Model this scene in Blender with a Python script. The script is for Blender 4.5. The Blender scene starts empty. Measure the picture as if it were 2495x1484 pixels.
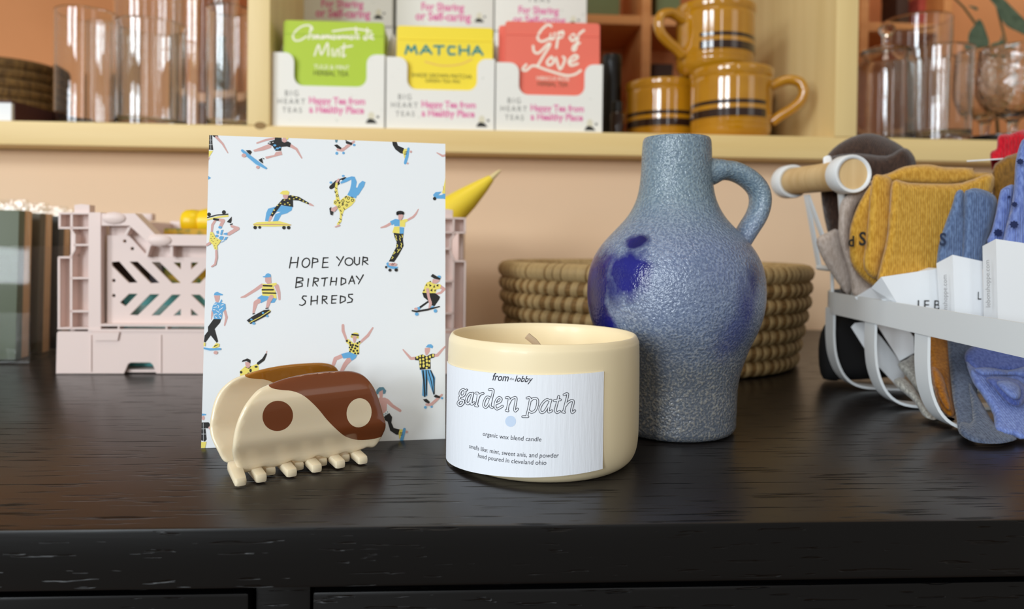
import bpy, bmesh, math, random
from mathutils import Vector, Matrix
from mathutils.geometry import delaunay_2d_cdt
random.seed(7)
SC = bpy.context.scene
COL = SC.collection
# ------------------------------------------------------------------ camera
F, CX, CY = 1800.0, 1247.5, 622.0          # focal length and principal point in pixels of the 2495 x 1484 frame
CAMZ, YAW, PITCH, ROLL = .0857, math.radians(3.25), math.radians(.8), .011
_f = Vector((math.sin(YAW)*math.cos(PITCH), math.cos(YAW)*math.cos(PITCH), -math.sin(PITCH)))
_r0 = Vector((math.cos(YAW), -math.sin(YAW), 0)); _u0 = _r0.cross(_f)
_u = _u0*math.cos(ROLL)-_r0*math.sin(ROLL); _r = _r0*math.cos(ROLL)+_u0*math.sin(ROLL)
CAM = Vector((0, 0, CAMZ))
cd = bpy.data.cameras.new('camera'); cam = bpy.data.objects.new('camera', cd); COL.objects.link(cam)
cd.sensor_width = 36; cd.lens = F/2495*36; cd.shift_y = (CY-742)/2495; cd.clip_start = .01; cd.clip_end = 50
cam.matrix_world = Matrix(((_r.x, _u.x, -_f.x, 0), (_r.y, _u.y, -_f.y, 0), (_r.z, _u.z, -_f.z, CAMZ), (0, 0, 0, 1)))
cd.dof.use_dof = True; cd.dof.focus_distance = .278; cd.dof.aperture_fstop = 10.5
SC.camera = cam
# ------------------------------------------------------------------ world, lights, exposure
def lin(c):
    if isinstance(c, str): c = [int(c[i:i+2], 16) for i in (0, 2, 4)]
    return tuple(((v/255+.055)/1.055)**2.4 if v > 10 else v/255/12.92 for v in c)+(1,)
W = bpy.data.worlds.new('room_light'); SC.world = W; W.use_nodes = True
W.node_tree.nodes['Background'].inputs[0].default_value = lin((255, 244, 230)); W.node_tree.nodes['Background'].inputs[1].default_value = .27
def area_light(name, loc, target, sx, sy, power, col):
    l = bpy.data.lights.new(name, 'AREA'); l.shape = 'RECTANGLE'; l.size = sx; l.size_y = sy; l.energy = power; l.color = col
    o = bpy.data.objects.new(name, l); COL.objects.link(o); o.location = loc
    o.rotation_euler = (Vector(target)-Vector(loc)).to_track_quat('-Z', 'Y').to_euler()
    return o
# daylight through the shop's front windows: four panes of one big window, behind the camera on the left
WC = Vector((-1.45, -1.45, .72)); WD = Vector((.79, -.62, 0)).normalized()
for i in (-1, 1):
    for k in (-1, 1):
        p = WC+WD*i*.44+Vector((0, 0, k*.34))
        area_light('window_pane', p, p+Vector((.62, .79, -.12)), .48, .46, 12.5, (.86, .94, 1.0))
area_light('door_glass', (.25, -2.6, .75), (.1, .5, .1), .22, 1.3, 4.0, (.95, .98, 1.0))
area_light('side_fill', (1.9, -1.3, .9), (.2, .6, .1), .8, .9, 2.2, (1.0, .97, .92))  # added fill from the right, not a known window
area_light('overhead_fill', (-.2, -.2, 1.9), (0, .4, 0), .6, .6, 5, (1.0, .88, .72))  # added soft fill from overhead, not a known lamp
area_light('back_room_fill', (.85, 1.02, .75), (.80, 1.42, .32), .3, .3, .6, (1.0, .90, .78))  # added to brighten the right end of the far wall
area_light('back_room_fill', (.1, 1.05, 1.5), (.2, 1.25, .2), .5, .2, 1.9, (1.0, .78, .56))  # unseen warm fill added for the back room
SC.cycles.transparent_max_bounces = 40
SC.view_settings.view_transform = 'Standard'; SC.view_settings.look = 'None'; SC.view_settings.gamma = 1
SC.view_settings.use_curve_mapping = False; SC.view_settings.exposure = .12
# ------------------------------------------------------------------ pixel rays onto real surfaces
def ray(x, y): return _f+_r*((x-CX)/F)-_u*((y-CY)/F)
def at(x, y, Y):
    d = ray(x, y); return CAM+d*(Y/d.y)
def ground(x, y, z=0.0):
    d = ray(x, y); return CAM+d*((z-CAMZ)/d.z)
def onplane(x, y, p0, n):
    d = ray(x, y); return CAM+d*((p0-CAM).dot(n)/d.dot(n))
# ------------------------------------------------------------------ materials
MATS = {}
def mat(name, col, rough=.5, metal=0, spec=.5, var=None, bump=None, trans=0, alpha=1, coat=0, ior=1.45, sss=0, sheen=0):
    """var=(scale, colour2, stretch xyz, lo, hi)  bump=(kind, scale, strength, dist, stretch)"""
    if name in MATS: return MATS[name]
    m = bpy.data.materials.new(name); m.use_nodes = True; nt = m.node_tree; N = nt.nodes; L = nt.links
    b = N['Principled BSDF']; b.inputs['Base Color'].default_value = lin(col); b.inputs['Roughness'].default_value = rough
    b.inputs['Metallic'].default_value = metal; b.inputs['Specular IOR Level'].default_value = spec; b.inputs['IOR'].default_value = ior
    b.inputs['Transmission Weight'].default_value = trans; b.inputs['Alpha'].default_value = alpha; b.inputs['Coat Weight'].default_value = coat
    if coat: b.inputs['Coat Roughness'].default_value = .05
    if sss: b.inputs['Subsurface Weight'].default_value = sss; b.inputs['Subsurface Radius'].default_value = (.004, .003, .002); b.inputs['Subsurface Scale'].default_value = 1
    if sheen: b.inputs['Sheen Weight'].default_value = sheen; b.inputs['Sheen Roughness'].default_value = .5
    tc = N.new('ShaderNodeTexCoord')
    def mapped(st):
        mp = N.new('ShaderNodeMapping'); mp.inputs['Scale'].default_value = st; L.new(tc.outputs['Object'], mp.inputs[0]); return mp.outputs[0]
    if var:
        sc, c2, st, lo, hi = var
        n = N.new('ShaderNodeTexNoise'); n.inputs['Scale'].default_value = sc; n.inputs['Detail'].default_value = 5; L.new(mapped(st), n.inputs['Vector'])
        r = N.new('ShaderNodeValToRGB'); r.color_ramp.elements[0].position = lo; r.color_ramp.elements[1].position = hi
        r.color_ramp.elements[0].color = lin(c2); r.color_ramp.elements[1].color = lin(col)
        L.new(n.outputs[0], r.inputs[0]); L.new(r.outputs[0], b.inputs['Base Color'])
    if bump:
        kind, sc, stg, dist, st = bump
        if kind == 'noise': n = N.new('ShaderNodeTexNoise'); n.inputs['Detail'].default_value = 4
        elif kind == 'voronoi': n = N.new('ShaderNodeTexVoronoi')
        else:
            n = N.new('ShaderNodeTexWave'); n.inputs['Distortion'].default_value = 1.2; n.inputs['Detail'].default_value = 1; n.inputs['Detail Scale'].default_value = .3
        n.inputs['Scale'].default_value = sc; L.new(mapped(st), n.inputs['Vector'])
        bp = N.new('ShaderNodeBump'); bp.inputs['Strength'].default_value = stg; bp.inputs['Distance'].default_value = dist
        L.new(n.outputs[0], bp.inputs['Height']); L.new(bp.outputs[0], b.inputs['Normal'])
    MATS[name] = m
    return m
def film(name, base, ior, bump):
    m = bpy.data.materials.new(name); m.use_nodes = True; nt = m.node_tree; N = nt.nodes; L = nt.links; N.remove(N['Principled BSDF'])
    t = N.new('ShaderNodeBsdfTransparent'); g = N.new('ShaderNodeBsdfGlossy'); g.inputs['Roughness'].default_value = .06; fr = N.new('ShaderNodeFresnel'); fr.inputs[0].default_value = ior
    mx = N.new('ShaderNodeMixShader'); ge = N.new('ShaderNodeNewGeometry'); iv = N.new('ShaderNodeMath'); iv.operation = 'SUBTRACT'; iv.inputs[0].default_value = 1; L.new(ge.outputs['Backfacing'], iv.inputs[1]); ml = N.new('ShaderNodeMath'); ml.operation = 'MULTIPLY'; L.new(fr.outputs[0], ml.inputs[0]); L.new(iv.outputs[0], ml.inputs[1]); L.new(ml.outputs[0], mx.inputs[0]); L.new(t.outputs[0], mx.inputs[1]); L.new(g.outputs[0], mx.inputs[2]); L.new(mx.outputs[0], N['Material Output'].inputs[0])
    t.inputs[0].default_value = (1-base, 1-base*.9, 1-base, 1)
    if bump:
        n = N.new('ShaderNodeTexNoise'); n.inputs['Scale'].default_value = 70; tc = N.new('ShaderNodeTexCoord'); L.new(tc.outputs['Object'], n.inputs['Vector'])
        b = N.new('ShaderNodeBump'); b.inputs['Strength'].default_value = bump; b.inputs['Distance'].default_value = .004; L.new(n.outputs[0], b.inputs['Height']); L.new(b.outputs[0], g.inputs['Normal']); L.new(b.outputs[0], fr.inputs['Normal'])
    return m
def wood(name, c1, c2, axis):
    st = [26, 26, 26]; st['xyz'.index(axis)] = 1.6
    return mat(name, c1, .45, var=(1.6, c2, tuple(st), .35, .62), bump=('noise', 3, .12, .001, tuple(v*3 for v in st)))
def knit(name, c, c2, period=.0012, axis=(1, 0, 0), strength=.38):
    return mat(name, c, .95, spec=.15, var=(900, c2, (1, 1, .35), .38, .62), bump=('wave', .314/period, strength, .0006, axis), sheen=.25)
# ------------------------------------------------------------------ object helpers
def link(o): COL.objects.link(o); return o
def tag(o, label=None, cat=None, group=None, kind=None):
    if label: o['label'] = label
    if cat: o['category'] = cat
    if group: o['group'] = group
    if kind: o['kind'] = kind
    return o
def thing(name, label, cat, loc=(0, 0, 0), group=None):
    o = bpy.data.objects.new(name, None); o.empty_display_size = .01; link(o); o.location = loc
    return tag(o, label, cat, group)
def obj(name, verts, faces, mats, parent=None, smooth=True, mi=None, fix=True, kind=None, label=None, angle=40):
    me = bpy.data.meshes.new(name)
    me.from_pydata([tuple(v) for v in verts], [], faces)
    if not isinstance(mats, (list, tuple)): mats = [mats]
    for m in mats: me.materials.append(m)
    if mi: me.polygons.foreach_set('material_index', mi)
    bm = bmesh.new(); bm.from_mesh(me)
    if fix: bmesh.ops.recalc_face_normals(bm, faces=bm.faces)
    for f in bm.faces: f.smooth = bool(smooth)
    if smooth:
        for e in bm.edges:
            if len(e.link_faces) == 2 and e.calc_face_angle(0) > math.radians(angle): e.smooth = False
    bm.to_mesh(me); bm.free()
    o = link(bpy.data.objects.new(name, me))
    if parent:
        o.parent = parent
        base = parent
        off = Vector(base.location)
        if parent.parent: off = Vector((0, 0, 0))
        o.matrix_parent_inverse = Matrix.Translation(-off)
    tag(o, label=label, kind=kind)
    return o
class MB:
    def __init__(s): s.v = []; s.f = []; s.m = []
    def add(s, v, f, m=0):
        k = len(s.v); s.v += [Vector(p) for p in v]; s.f += [tuple(i+k for i in q) for q in f]; s.m += [m]*len(f); return s
    def obj(s, name, mats, parent=None, **kw): return obj(name, s.v, s.f, mats, parent, mi=s.m, **kw)
def box_geo(x0, x1, y0, y1, z0, z1, b=.0):
    bm = bmesh.new(); bmesh.ops.create_cube(bm, size=1)
    for v in bm.verts: v.co = Vector((x0+(v.co.x+.5)*(x1-x0), y0+(v.co.y+.5)*(y1-y0), z0+(v.co.z+.5)*(z1-z0)))
    if b: bmesh.ops.bevel(bm, geom=bm.edges[:], offset=b, segments=2, affect='EDGES', profile=.6)
    bm.verts.index_update()
    g = [v.co.copy() for v in bm.verts], [tuple(v.index for v in f.verts) for f in bm.faces]; bm.free(); return g
def box(name, x0, x1, y0, y1, z0, z1, m, parent=None, b=.0006, **kw):
    v, f = box_geo(x0, x1, y0, y1, z0, z1, b); return obj(name, v, f, m, parent, **kw)
def lathe_geo(prof, c, n=48, a0=0, a1=2*math.pi):
    full = abs(a1-a0-2*math.pi) < 1e-6; k = n if full else n+1; v = []; f = []
    for i in range(k):
        a = a0+(a1-a0)*i/n
        for r, z in prof: v.append(Vector((c[0]+r*math.sin(a), c[1]-r*math.cos(a), c[2]+z)))
    p = len(prof)
    for i in range(n):
        j = (i+1) % k
        for q in range(p-1): f.append((i*p+q, j*p+q, j*p+q+1, i*p+q+1))
    if full:
        for q in (0, p-1):
            if prof[q][0] < 1e-5:
                pass
    return v, f
def lathe(name, prof, c, m, parent=None, n=48, **kw):
    v, f = lathe_geo(prof, c, n)
    o = obj(name, v, f, m, parent, **kw)
    bm = bmesh.new(); bm.from_mesh(o.data); bmesh.ops.remove_doubles(bm, verts=bm.verts[:], dist=1e-6); bmesh.ops.recalc_face_normals(bm, faces=bm.faces[:]); bm.to_mesh(o.data); bm.free()
    return o
def smooth_prof(p, n=5):
    out = []
    for i in range(len(p)-1):
        p0 = p[max(i-1, 0)]; p1 = p[i]; p2 = p[i+1]; p3 = p[min(i+2, len(p)-1)]
        for k in range(n):
            t = k/n
            out.append(tuple(.5*((2*b)+(-a+c)*t+(2*a-5*b+4*c-d)*t*t+(-a+3*b-3*c+d)*t**3) for a, b, c, d in zip(p0, p1, p2, p3)))
    out.append(tuple(p[-1])); return out
def smooth_loop(p, n=4):
    out = []; N = len(p)
    for i in range(N):
        p0, p1, p2, p3 = p[i-1], p[i], p[(i+1) % N], p[(i+2) % N]
        for k in range(n):
            t = k/n
            out.append(tuple(.5*((2*b)+(-a+c)*t+(2*a-5*b+4*c-d)*t*t+(-a+3*b-3*c+d)*t**3) for a, b, c, d in zip(p0, p1, p2, p3)))
    return out
def tube_geo(path, rad, n=10, flat=None, closed=False, up=None):
    """rad: number or list; flat: second radius (or list) across; up fixes the first axis"""
    path = [Vector(p) for p in path]; N = len(path); v = []; f = []
    R = rad if isinstance(rad, (list, tuple)) else [rad]*N
    S = R if flat is None else (flat if isinstance(flat, (list, tuple)) else [flat]*N)
    prev = None
    for i, p in enumerate(path):
        t = (path[(i+1) % N]-path[i-1]) if closed else (path[min(i+1, N-1)]-path[max(i-1, 0)])
        t.normalize()
        if up is not None: a = Vector(up)-t*t.dot(Vector(up))
        elif prev is None: a = t.orthogonal()
        else: a = prev-t*t.dot(prev)
        a.normalize(); prev = a; b = t.cross(a)
        for k in range(n):
            an = 2*math.pi*k/n; v.append(p+a*R[i]*math.cos(an)+b*S[i]*math.sin(an))
    for i in range(N if closed else N-1):
        j = (i+1) % N
        for k in range(n): f.append((i*n+k, i*n+(k+1) % n, j*n+(k+1) % n, j*n+k))
    if not closed: f.append(tuple(range(n))[::-1]); f.append(tuple((N-1)*n+k for k in range(n)))
    return v, f
def tube(name, path, rad, m, parent=None, n=10, flat=None, closed=False, up=None, **kw):
    v, f = tube_geo(path, rad, n, flat, closed, up); return obj(name, v, f, m, parent, **kw)
def strip_geo(path, normals, w, th, wdir=None):
    """flat metal strip: path, width direction wdir per point, thickness along normals"""
    v = []; f = []
    for p, nn, wd in zip(path, normals, wdir):
        p = Vector(p); nn = Vector(nn); wd = Vector(wd)
        for a, b in ((-1, -1), (1, -1), (1, 1), (-1, 1)): v.append(p+wd*(a*w/2)+nn*(b*th/2))
    for i in range(len(path)-1):
        for k in range(4): f.append((i*4+k, i*4+(k+1) % 4, i*4+4+(k+1) % 4, i*4+4+k))
    e = len(path)*4-4
    f += [(0, 1, 2, 3), (e, e+3, e+2, e+1)]
    return v, f
def inside(x, y, P):
    c = False; j = len(P)-1
    for i in range(len(P)):
        xi, yi = P[i][0], P[i][1]; xj, yj = P[j][0], P[j][1]
        if (yi > y) != (yj > y) and x < (xj-xi)*(y-yi)/(yj-yi)+xi: c = not c
        j = i
    return c
def bdist(x, y, P):
    b = 1e9; j = len(P)-1
    for i in range(len(P)):
        ax, ay = P[j][0], P[j][1]; dx = P[i][0]-ax; dy = P[i][1]-ay; l = dx*dx+dy*dy
        t = 0 if l == 0 else max(0, min(1, ((x-ax)*dx+(y-ay)*dy)/l))
        d = (x-ax-t*dx)**2+(y-ay-t*dy)**2
        if d < b: b = d
        j = i
    return math.sqrt(b)
def tri2d(loops, pts=()):
    """constrained triangulation inside loops[0] and outside loops[1:]"""
    V = []; Ed = []
    for lp in loops:
        k = len(V); V += [Vector((p[0], p[1])) for p in lp]; Ed += [(k+i, k+(i+1) % len(lp)) for i in range(len(lp))]
    V += [Vector(p) for p in pts]
    r = delaunay_2d_cdt(V, Ed, [], 0, 1e-9)
    out = []
    for t in r[2]:
        cx = sum(r[0][i].x for i in t)/3; cy = sum(r[0][i].y for i in t)/3
        if inside(cx, cy, loops[0]) and not any(inside(cx, cy, h) for h in loops[1:]): out.append(tuple(t))
    return r[0], out
def prism_geo(outline, holes, mp, d0, d1):
    """flat panel with holes: mp(u, v, w) -> point, w from d0 to d1"""
    loops = [outline]+list(holes); V2, T = tri2d(loops); n = len(V2); v = []; f = []
    for w in (d0, d1): v += [mp(p[0], p[1], w) for p in V2]
    for t in T: f.append(t); f.append(tuple(i+n for i in reversed(t)))
    for lp in loops:
        k = len(v); m = len(lp)
        for w in (d0, d1): v += [mp(p[0], p[1], w) for p in lp]
        for i in range(m): f.append((k+i, k+(i+1) % m, k+m+(i+1) % m, k+m+i))
    bm = bmesh.new(); bv = [bm.verts.new(p) for p in v]
    for q in f:
        try: bm.faces.new([bv[i] for i in q])
        except ValueError: pass
    bmesh.ops.remove_doubles(bm, verts=bm.verts[:], dist=1e-7); bmesh.ops.recalc_face_normals(bm, faces=bm.faces[:]); bm.verts.index_update()
    g = [x.co.copy() for x in bm.verts], [tuple(x.index for x in q.verts) for q in bm.faces]; bm.free(); return g
def inflate_geo(outline, th, mp, edge, grid, cons=(), matfn=None, wav=None):
    """a rounded slab: outline in 2D, th full thickness, edge = rounding width, mp(u, v, w) -> point"""
    n = len(outline); pts = []
    xs = [p[0] for p in outline]; ys = [p[1] for p in outline]
    area = sum(outline[i-1][0]*outline[i][1]-outline[i][0]*outline[i-1][1] for i in range(n)); sg = 1 if area > 0 else -1
    for fr in (.12, .4, .75):
        dl = min(edge, 1.5*grid)*fr
        for i in range(n):
            a = outline[i-1]; b = outline[i]; c = outline[(i+1) % n]; tx = c[0]-a[0]; ty = c[1]-a[1]; l = math.hypot(tx, ty) or 1
            x = b[0]-sg*ty/l*dl; y = b[1]+sg*tx/l*dl
            if inside(x, y, outline) and bdist(x, y, outline) > dl*.8: pts.append((x, y))
    y = min(ys)+grid/2; k = 0
    while y < max(ys):
        x = min(xs)+grid/2*(1+k % 2)
        while x < max(xs):
            if inside(x, y, outline) and bdist(x, y, outline) > min(edge, 1.5*grid)*.9: pts.append((x, y))
            x += grid
        y += grid*.87; k += 1
    V2, T = tri2d([outline], pts) if not cons else (None, None)
    if cons:
        V = []; Ed = []
        for lp, cl in [(outline, True)]+list(cons):
            q = len(V); V += [Vector((p[0], p[1])) for p in lp]; m = len(lp)
            Ed += [(q+i, q+(i+1) % m) for i in range(m if cl else m-1)]
        V += [Vector(p) for p in pts]
        r = delaunay_2d_cdt(V, Ed, [], 0, 1e-9); V2 = r[0]
        T = [tuple(t) for t in r[2] if inside(sum(V2[i].x for i in t)/3, sum(V2[i].y for i in t)/3, outline)]
    v = []; fr = []; bk = []
    for p in V2:
        d = bdist(p.x, p.y, outline); t = min(1, d/edge); h = th/2*math.sqrt(max(0, 1-(1-t)**2))
        if wav: h += wav(p.x, p.y)*min(1, t*2)
        if d < 1e-7*max(1, abs(xs[0])) or d < 1e-6: fr.append(len(v)); bk.append(len(v)); v.append(mp(p.x, p.y, 0))
        else: fr.append(len(v)); v.append(mp(p.x, p.y, h)); bk.append(len(v)); v.append(mp(p.x, p.y, -h))
    f = []; mi = []
    for t in T:
        a = tuple(fr[i] for i in t); b = tuple(bk[i] for i in reversed(t))
        m = matfn(sum(V2[i].x for i in t)/3, sum(V2[i].y for i in t)/3) if matfn else 0
        if len(set(a)) == 3: f.append(a); mi.append(m)
        if len(set(b)) == 3 and set(a) != set(b): f.append(b); mi.append(m)
    return v, f, mi
def strokes2d(lines, n=10):
    """[(points, widths)] -> 2D verts, triangles: round-jointed strokes merged into one flat shape"""
    polys = []
    for pts, w in lines:
        if not isinstance(w, (list, tuple)): w = [w]*len(pts)
        for i, p in enumerate(pts):
            polys.append([(p[0]+w[i]/2*math.cos(2*math.pi*j/n), p[1]+w[i]/2*math.sin(2*math.pi*j/n)) for j in range(n)])
            if i:
                a = pts[i-1]; l = math.hypot(p[0]-a[0], p[1]-a[1]) or 1; nx = -(p[1]-a[1])/l/2; ny = (p[0]-a[0])/l/2
                polys.append([(a[0]+nx*w[i-1], a[1]+ny*w[i-1]), (p[0]+nx*w[i], p[1]+ny*w[i]), (p[0]-nx*w[i], p[1]-ny*w[i]), (a[0]-nx*w[i-1], a[1]-ny*w[i-1])])
    V = []; Ed = []; bb = []
    for q in polys:
        k = len(V); V += [Vector(p) for p in q]; Ed += [(k+i, k+(i+1) % len(q)) for i in range(len(q))]
        bb.append((min(p[0] for p in q), max(p[0] for p in q), min(p[1] for p in q), max(p[1] for p in q), q))
    r = delaunay_2d_cdt(V, Ed, [], 0, 1e-6); T = []
    for t in r[2]:
        cx = sum(r[0][i].x for i in t)/3; cy = sum(r[0][i].y for i in t)/3
        for x0, x1, y0, y1, q in bb:
            if x0 <= cx <= x1 and y0 <= cy <= y1 and inside(cx, cy, q): T.append(tuple(t)); break
    return [(p.x, p.y) for p in r[0]], T
def text2d(s, shear=0, fat=0, spacing=1):
    """letters as 2D triangles, baseline at 0, left edge at 0, scaled to unit width"""
    c = bpy.data.curves.new('t', 'FONT'); c.body = s; c.shear = shear; c.offset = fat; c.space_character = spacing; c.resolution_u = 3
    o = link(bpy.data.objects.new('t', c)); bpy.context.view_layer.update()
    me = o.evaluated_get(bpy.context.evaluated_depsgraph_get()).to_mesh()
    V = [(v.co.x, v.co.y) for v in me.vertices]; Fc = [tuple(p.vertices) for p in me.polygons]
    o.evaluated_get(bpy.context.evaluated_depsgraph_get()).to_mesh_clear(); bpy.data.objects.remove(o); bpy.data.curves.remove(c)
    x0 = min(v[0] for v in V); x1 = max(v[0] for v in V)
    return [((v[0]-x0)/(x1-x0), v[1]/(x1-x0)) for v in V], Fc
def text_on_front(mb, s, xl, yb, xr, Y, mi=0, hs=1, **kw):
    """words on a panel that faces the room at depth Y, from pixel xl to xr, baseline yb"""
    V, Fc = text2d(s, **kw); a = at(xl, yb, Y); b = at(xr, yb, Y); w = b.x-a.x
    mb.add([(a.x+v[0]*w, Y, a.z+v[1]*w*hs) for v in V], Fc, mi)
def px(K, p): return (K[0]+p[0]/K[2], K[1]+p[1]/K[2])

# ------------------------------------------------------------------ shared materials
M_wall = mat('peach_paint', (246, 212, 176), .75, var=(3, (242, 206, 169), (1, 1, 1), .3, .7), bump=('noise', 260, .08, .0006, (1, 1, 1)))
M_wall2 = mat('shaded_peach_paint', (224, 156, 104), .8, var=(3, (214, 146, 94), (1, 1, 1), .3, .7))  # peach wall deepened to orange, the back room's shade put into its colour
M_floor = mat('floor_boards', (120, 92, 66), .5)
M_mapleX = wood('maple_x', (238, 210, 148), (228, 196, 130), 'x')
M_mapleZ = wood('maple_z', (240, 214, 154), (230, 202, 140), 'z')
M_farwood = wood('far_wood', (214, 150, 92), (198, 132, 76), 'x')
M_white = mat('white_metal', (232, 236, 238), .42, bump=('noise', 900, .05, .0003, (1, 1, 1)))
M_paper = mat('white_paper', (240, 243, 246), .7, bump=('noise', 500, .05, .0002, (1, 1, 1)))
M_ink = mat('black_ink', (34, 32, 30), .6)
M_glass = mat('clear_glass', (250, 252, 252), .0, trans=1, ior=1.46)
M_black = mat('black_matte', (18, 18, 19), .6)

def dark_wood(name, front):
    m = bpy.data.materials.new(name); m.use_nodes = True; nt = m.node_tree; N = nt.nodes; L = nt.links; b = N['Principled BSDF']
    tc = N.new('ShaderNodeTexCoord')
    def noise(st, sc, det=3):
        mp = N.new('ShaderNodeMapping'); mp.inputs['Scale'].default_value = st; L.new(tc.outputs['Object'], mp.inputs[0])
        n = N.new('ShaderNodeTexNoise'); n.inputs['Scale'].default_value = sc; n.inputs['Detail'].default_value = det; L.new(mp.outputs[0], n.inputs['Vector']); return n.outputs[0]
    def ramp(s, lo, hi, c0, c1):
        r = N.new('ShaderNodeValToRGB'); r.color_ramp.elements[0].position = lo; r.color_ramp.elements[1].position = hi
        r.color_ramp.elements[0].color = c0; r.color_ramp.elements[1].color = c1; L.new(s, r.inputs[0]); return r.outputs[0]
    W1 = (1, 1, 1, 1); B0 = (0, 0, 0, 1)
    pores = ramp(noise((32, 520, 520) if not front else (50, 620, 620), 1.0, 2), .335 if not front else .31, .41 if not front else .36, B0, W1)
    grain = ramp(noise((8, 120, 120), 1, 4), .3, .7, B0, W1)
    mx = N.new('ShaderNodeMixRGB'); mx.inputs[1].default_value = lin((5, 4, 4)); mx.inputs[2].default_value = lin((25, 21, 20) if not front else (8, 8, 9)); L.new(pores, mx.inputs[0]); L.new(mx.outputs[0], b.inputs['Base Color'])
    b.inputs['Roughness'].default_value = .30; sp = N.new('ShaderNodeMath'); sp.operation = 'MULTIPLY_ADD'; L.new(pores, sp.inputs[0]); sp.inputs[1].default_value = .38; sp.inputs[2].default_value = .12
    if front: b.inputs['Specular IOR Level'].default_value = .28
    else: L.new(sp.outputs[0], b.inputs['Specular IOR Level'])
    ad = N.new('ShaderNodeMath'); ad.operation = 'MULTIPLY_ADD'; L.new(grain, ad.inputs[0]); ad.inputs[1].default_value = .12; L.new(pores, ad.inputs[2])
    bp = N.new('ShaderNodeBump'); bp.inputs['Strength'].default_value = .5; bp.inputs['Distance'].default_value = .0004 if not front else .0007
    L.new(ad.outputs[0], bp.inputs['Height']); L.new(bp.outputs[0], b.inputs['Normal'])
    return m
M_top = dark_wood('black_stained_top', False); M_front = dark_wood('black_stained_front', True)

# ------------------------------------------------------------------ the setting
YF, YW = .72, .757                         # face of the shelf unit, wall under it
tag(box('floor', -2.2, 2.2, -.6, 2.2, -.86, -.84, M_floor, b=0), kind='structure')
tag(box('wall_back', -1.6, 1.6, YW, YW+.02, -.84, .174, M_wall, b=0), kind='structure')
tag(box('wall_far', -1.6, 2.0, 1.42, 1.45, -.84, 1.6, M_wall2, b=0), kind='structure')

# dresser: top 2 cm thick, frame and drawer fronts below
TX0, TX1, TY0, TY1 = -.62, .68, .2245, .755
D = thing('dresser', 'black-stained wooden dresser with a grainy top carrying the goods', 'dresser', (0, .49, -.84))
box('dresser_top', TX0, TX1, TY0, TY1, -.0185, 0, [M_top], D, b=.0011)
dt = D.children[0].data; dt.materials.append(M_front)
for p in dt.polygons:
    if p.normal.y < -.8: p.material_index = 1
box('front_rail', TX0+.012, TX1-.012, TY0+.020, TY0+.04, -.03, -.0186, M_front, D)
zt = ground(690, 1428).z
sx0 = at(622, 1440, TY0+.013).x; sx1 = at(757, 1440, TY0+.013).x
box('stile', sx0, sx1, TY0+.013, TY0+.045, -.84, -.0205, M_front, D, b=.001)
for nm, a, b_ in (('l', TX0+.02, sx0-.0012), ('r', sx1+.0012, TX1-.02)):
    dr = box('drawer', a, b_, TY0+.010, TY0+.03, -.21, -.0245, M_front, D, b=.0012)
    box('drawer_panel', a+.03, b_-.03, TY0+.0085, TY0+.0105, -.18, -.055, M_front, dr, b=.001)
for a, b_ in ((TX0+.012, TX0+.03), (TX1-.03, TX1-.012)): box('side_panel', a, b_, TY0+.03, TY1-.01, -.84, -.0186, M_front, D)
box('plinth', sx1, TX1-.03, TY0+.035, TY0+.05, -.84, -.212, M_front, D)
box('plinth', TX0+.03, sx0, TY0+.035, TY0+.05, -.84, -.212, M_front, D)

# shelf unit set into the wall: open at the back
ZB0, ZB = .1748, .1972
S = thing('shelf_unit', 'pale maple cubby shelf above the dresser, open at the back', 'shelf', (0, .87, ZB0))
box('bottom_board', -.95, 1.1, YF, 1.02, ZB0, ZB, M_mapleX, S, b=.0012)
for a, b_ in ((at(602, 200, YF).x, at(657, 200, YF).x), (at(2036, 200, YF).x, at(2090, 200, YF).x)):
    box('upright', a, b_, YF, 1.02, ZB+.0002, .60, M_mapleZ, S, b=.0012)
box('top_shade_board', -.95, 1.1, YF, 1.02, .6002, .622, M_mapleX, S, b=.0012)  # out of view, added to keep overhead ambient light off the cubbies
a = at(634, 306, YF); plug = lathe('screw_plug', [(0, -.0002), (.0035, -.0002), (.0035, .0003), (0, .0003)], (0, 0, 0), mat('knot', (150, 116, 62), .6), S, n=16)
plug.data.transform(Matrix.Translation((a.x, YF, a.z)) @ Matrix.Rotation(math.pi/2, 4, 'X') @ Matrix.Scale(1.6, 4, (1, 0, 0)))

# ------------------------------------------------------------------ greeting card: a tent-fold card leaning back on its rear panel
BL = ground(490, 1092); BR = ground(1085, 1069); cu = (BR-BL).normalized(); CWD = (BR-BL).length
best = None
for i in range(60):
    t = math.radians(i*.5); vd = Vector((-cu.y, cu.x, 0))*math.sin(t)+Vector((0, 0, 1))*math.cos(t); nn = cu.cross(vd)
    hl = (onplane(510, 329, BL, nn)-BL); hr = (onplane(1098, 351, BL, nn)-BL)
    e = abs(hl.dot(cu))+abs(hr.dot(cu)-CWD)
    if best is None or e < best[0]: best = (e, t, vd, nn, (hl.dot(vd)+hr.dot(vd))/2)
_, ct, cv, cn, CHT = best                    # cn points towards the viewer
if cn.y > 0: cn = -cn
def card_pt(u, v, w): return BL+cu*u+cv*v+cn*w
def card_px(x, y, w):
    p = onplane(x, y, BL, cn)-BL
    return card_pt(min(max(p.dot(cu), 0), CWD), min(max(p.dot(cv), 0), CHT), w)
G = thing('greeting_card', 'white birthday card printed with skateboarders, standing behind the hair clip', 'card', (BL+BR)/2)
M_card = mat('card_stock', (236, 240, 243), .55, bump=('noise', 600, .04, .0002, (1, 1, 1)))
v, f = prism_geo([(0, 0), (CWD, 0), (CWD, CHT), (0, CHT)], [], card_pt, -.0004, 0)
obj('front_panel', v, f, M_card, G, smooth=False)
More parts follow.
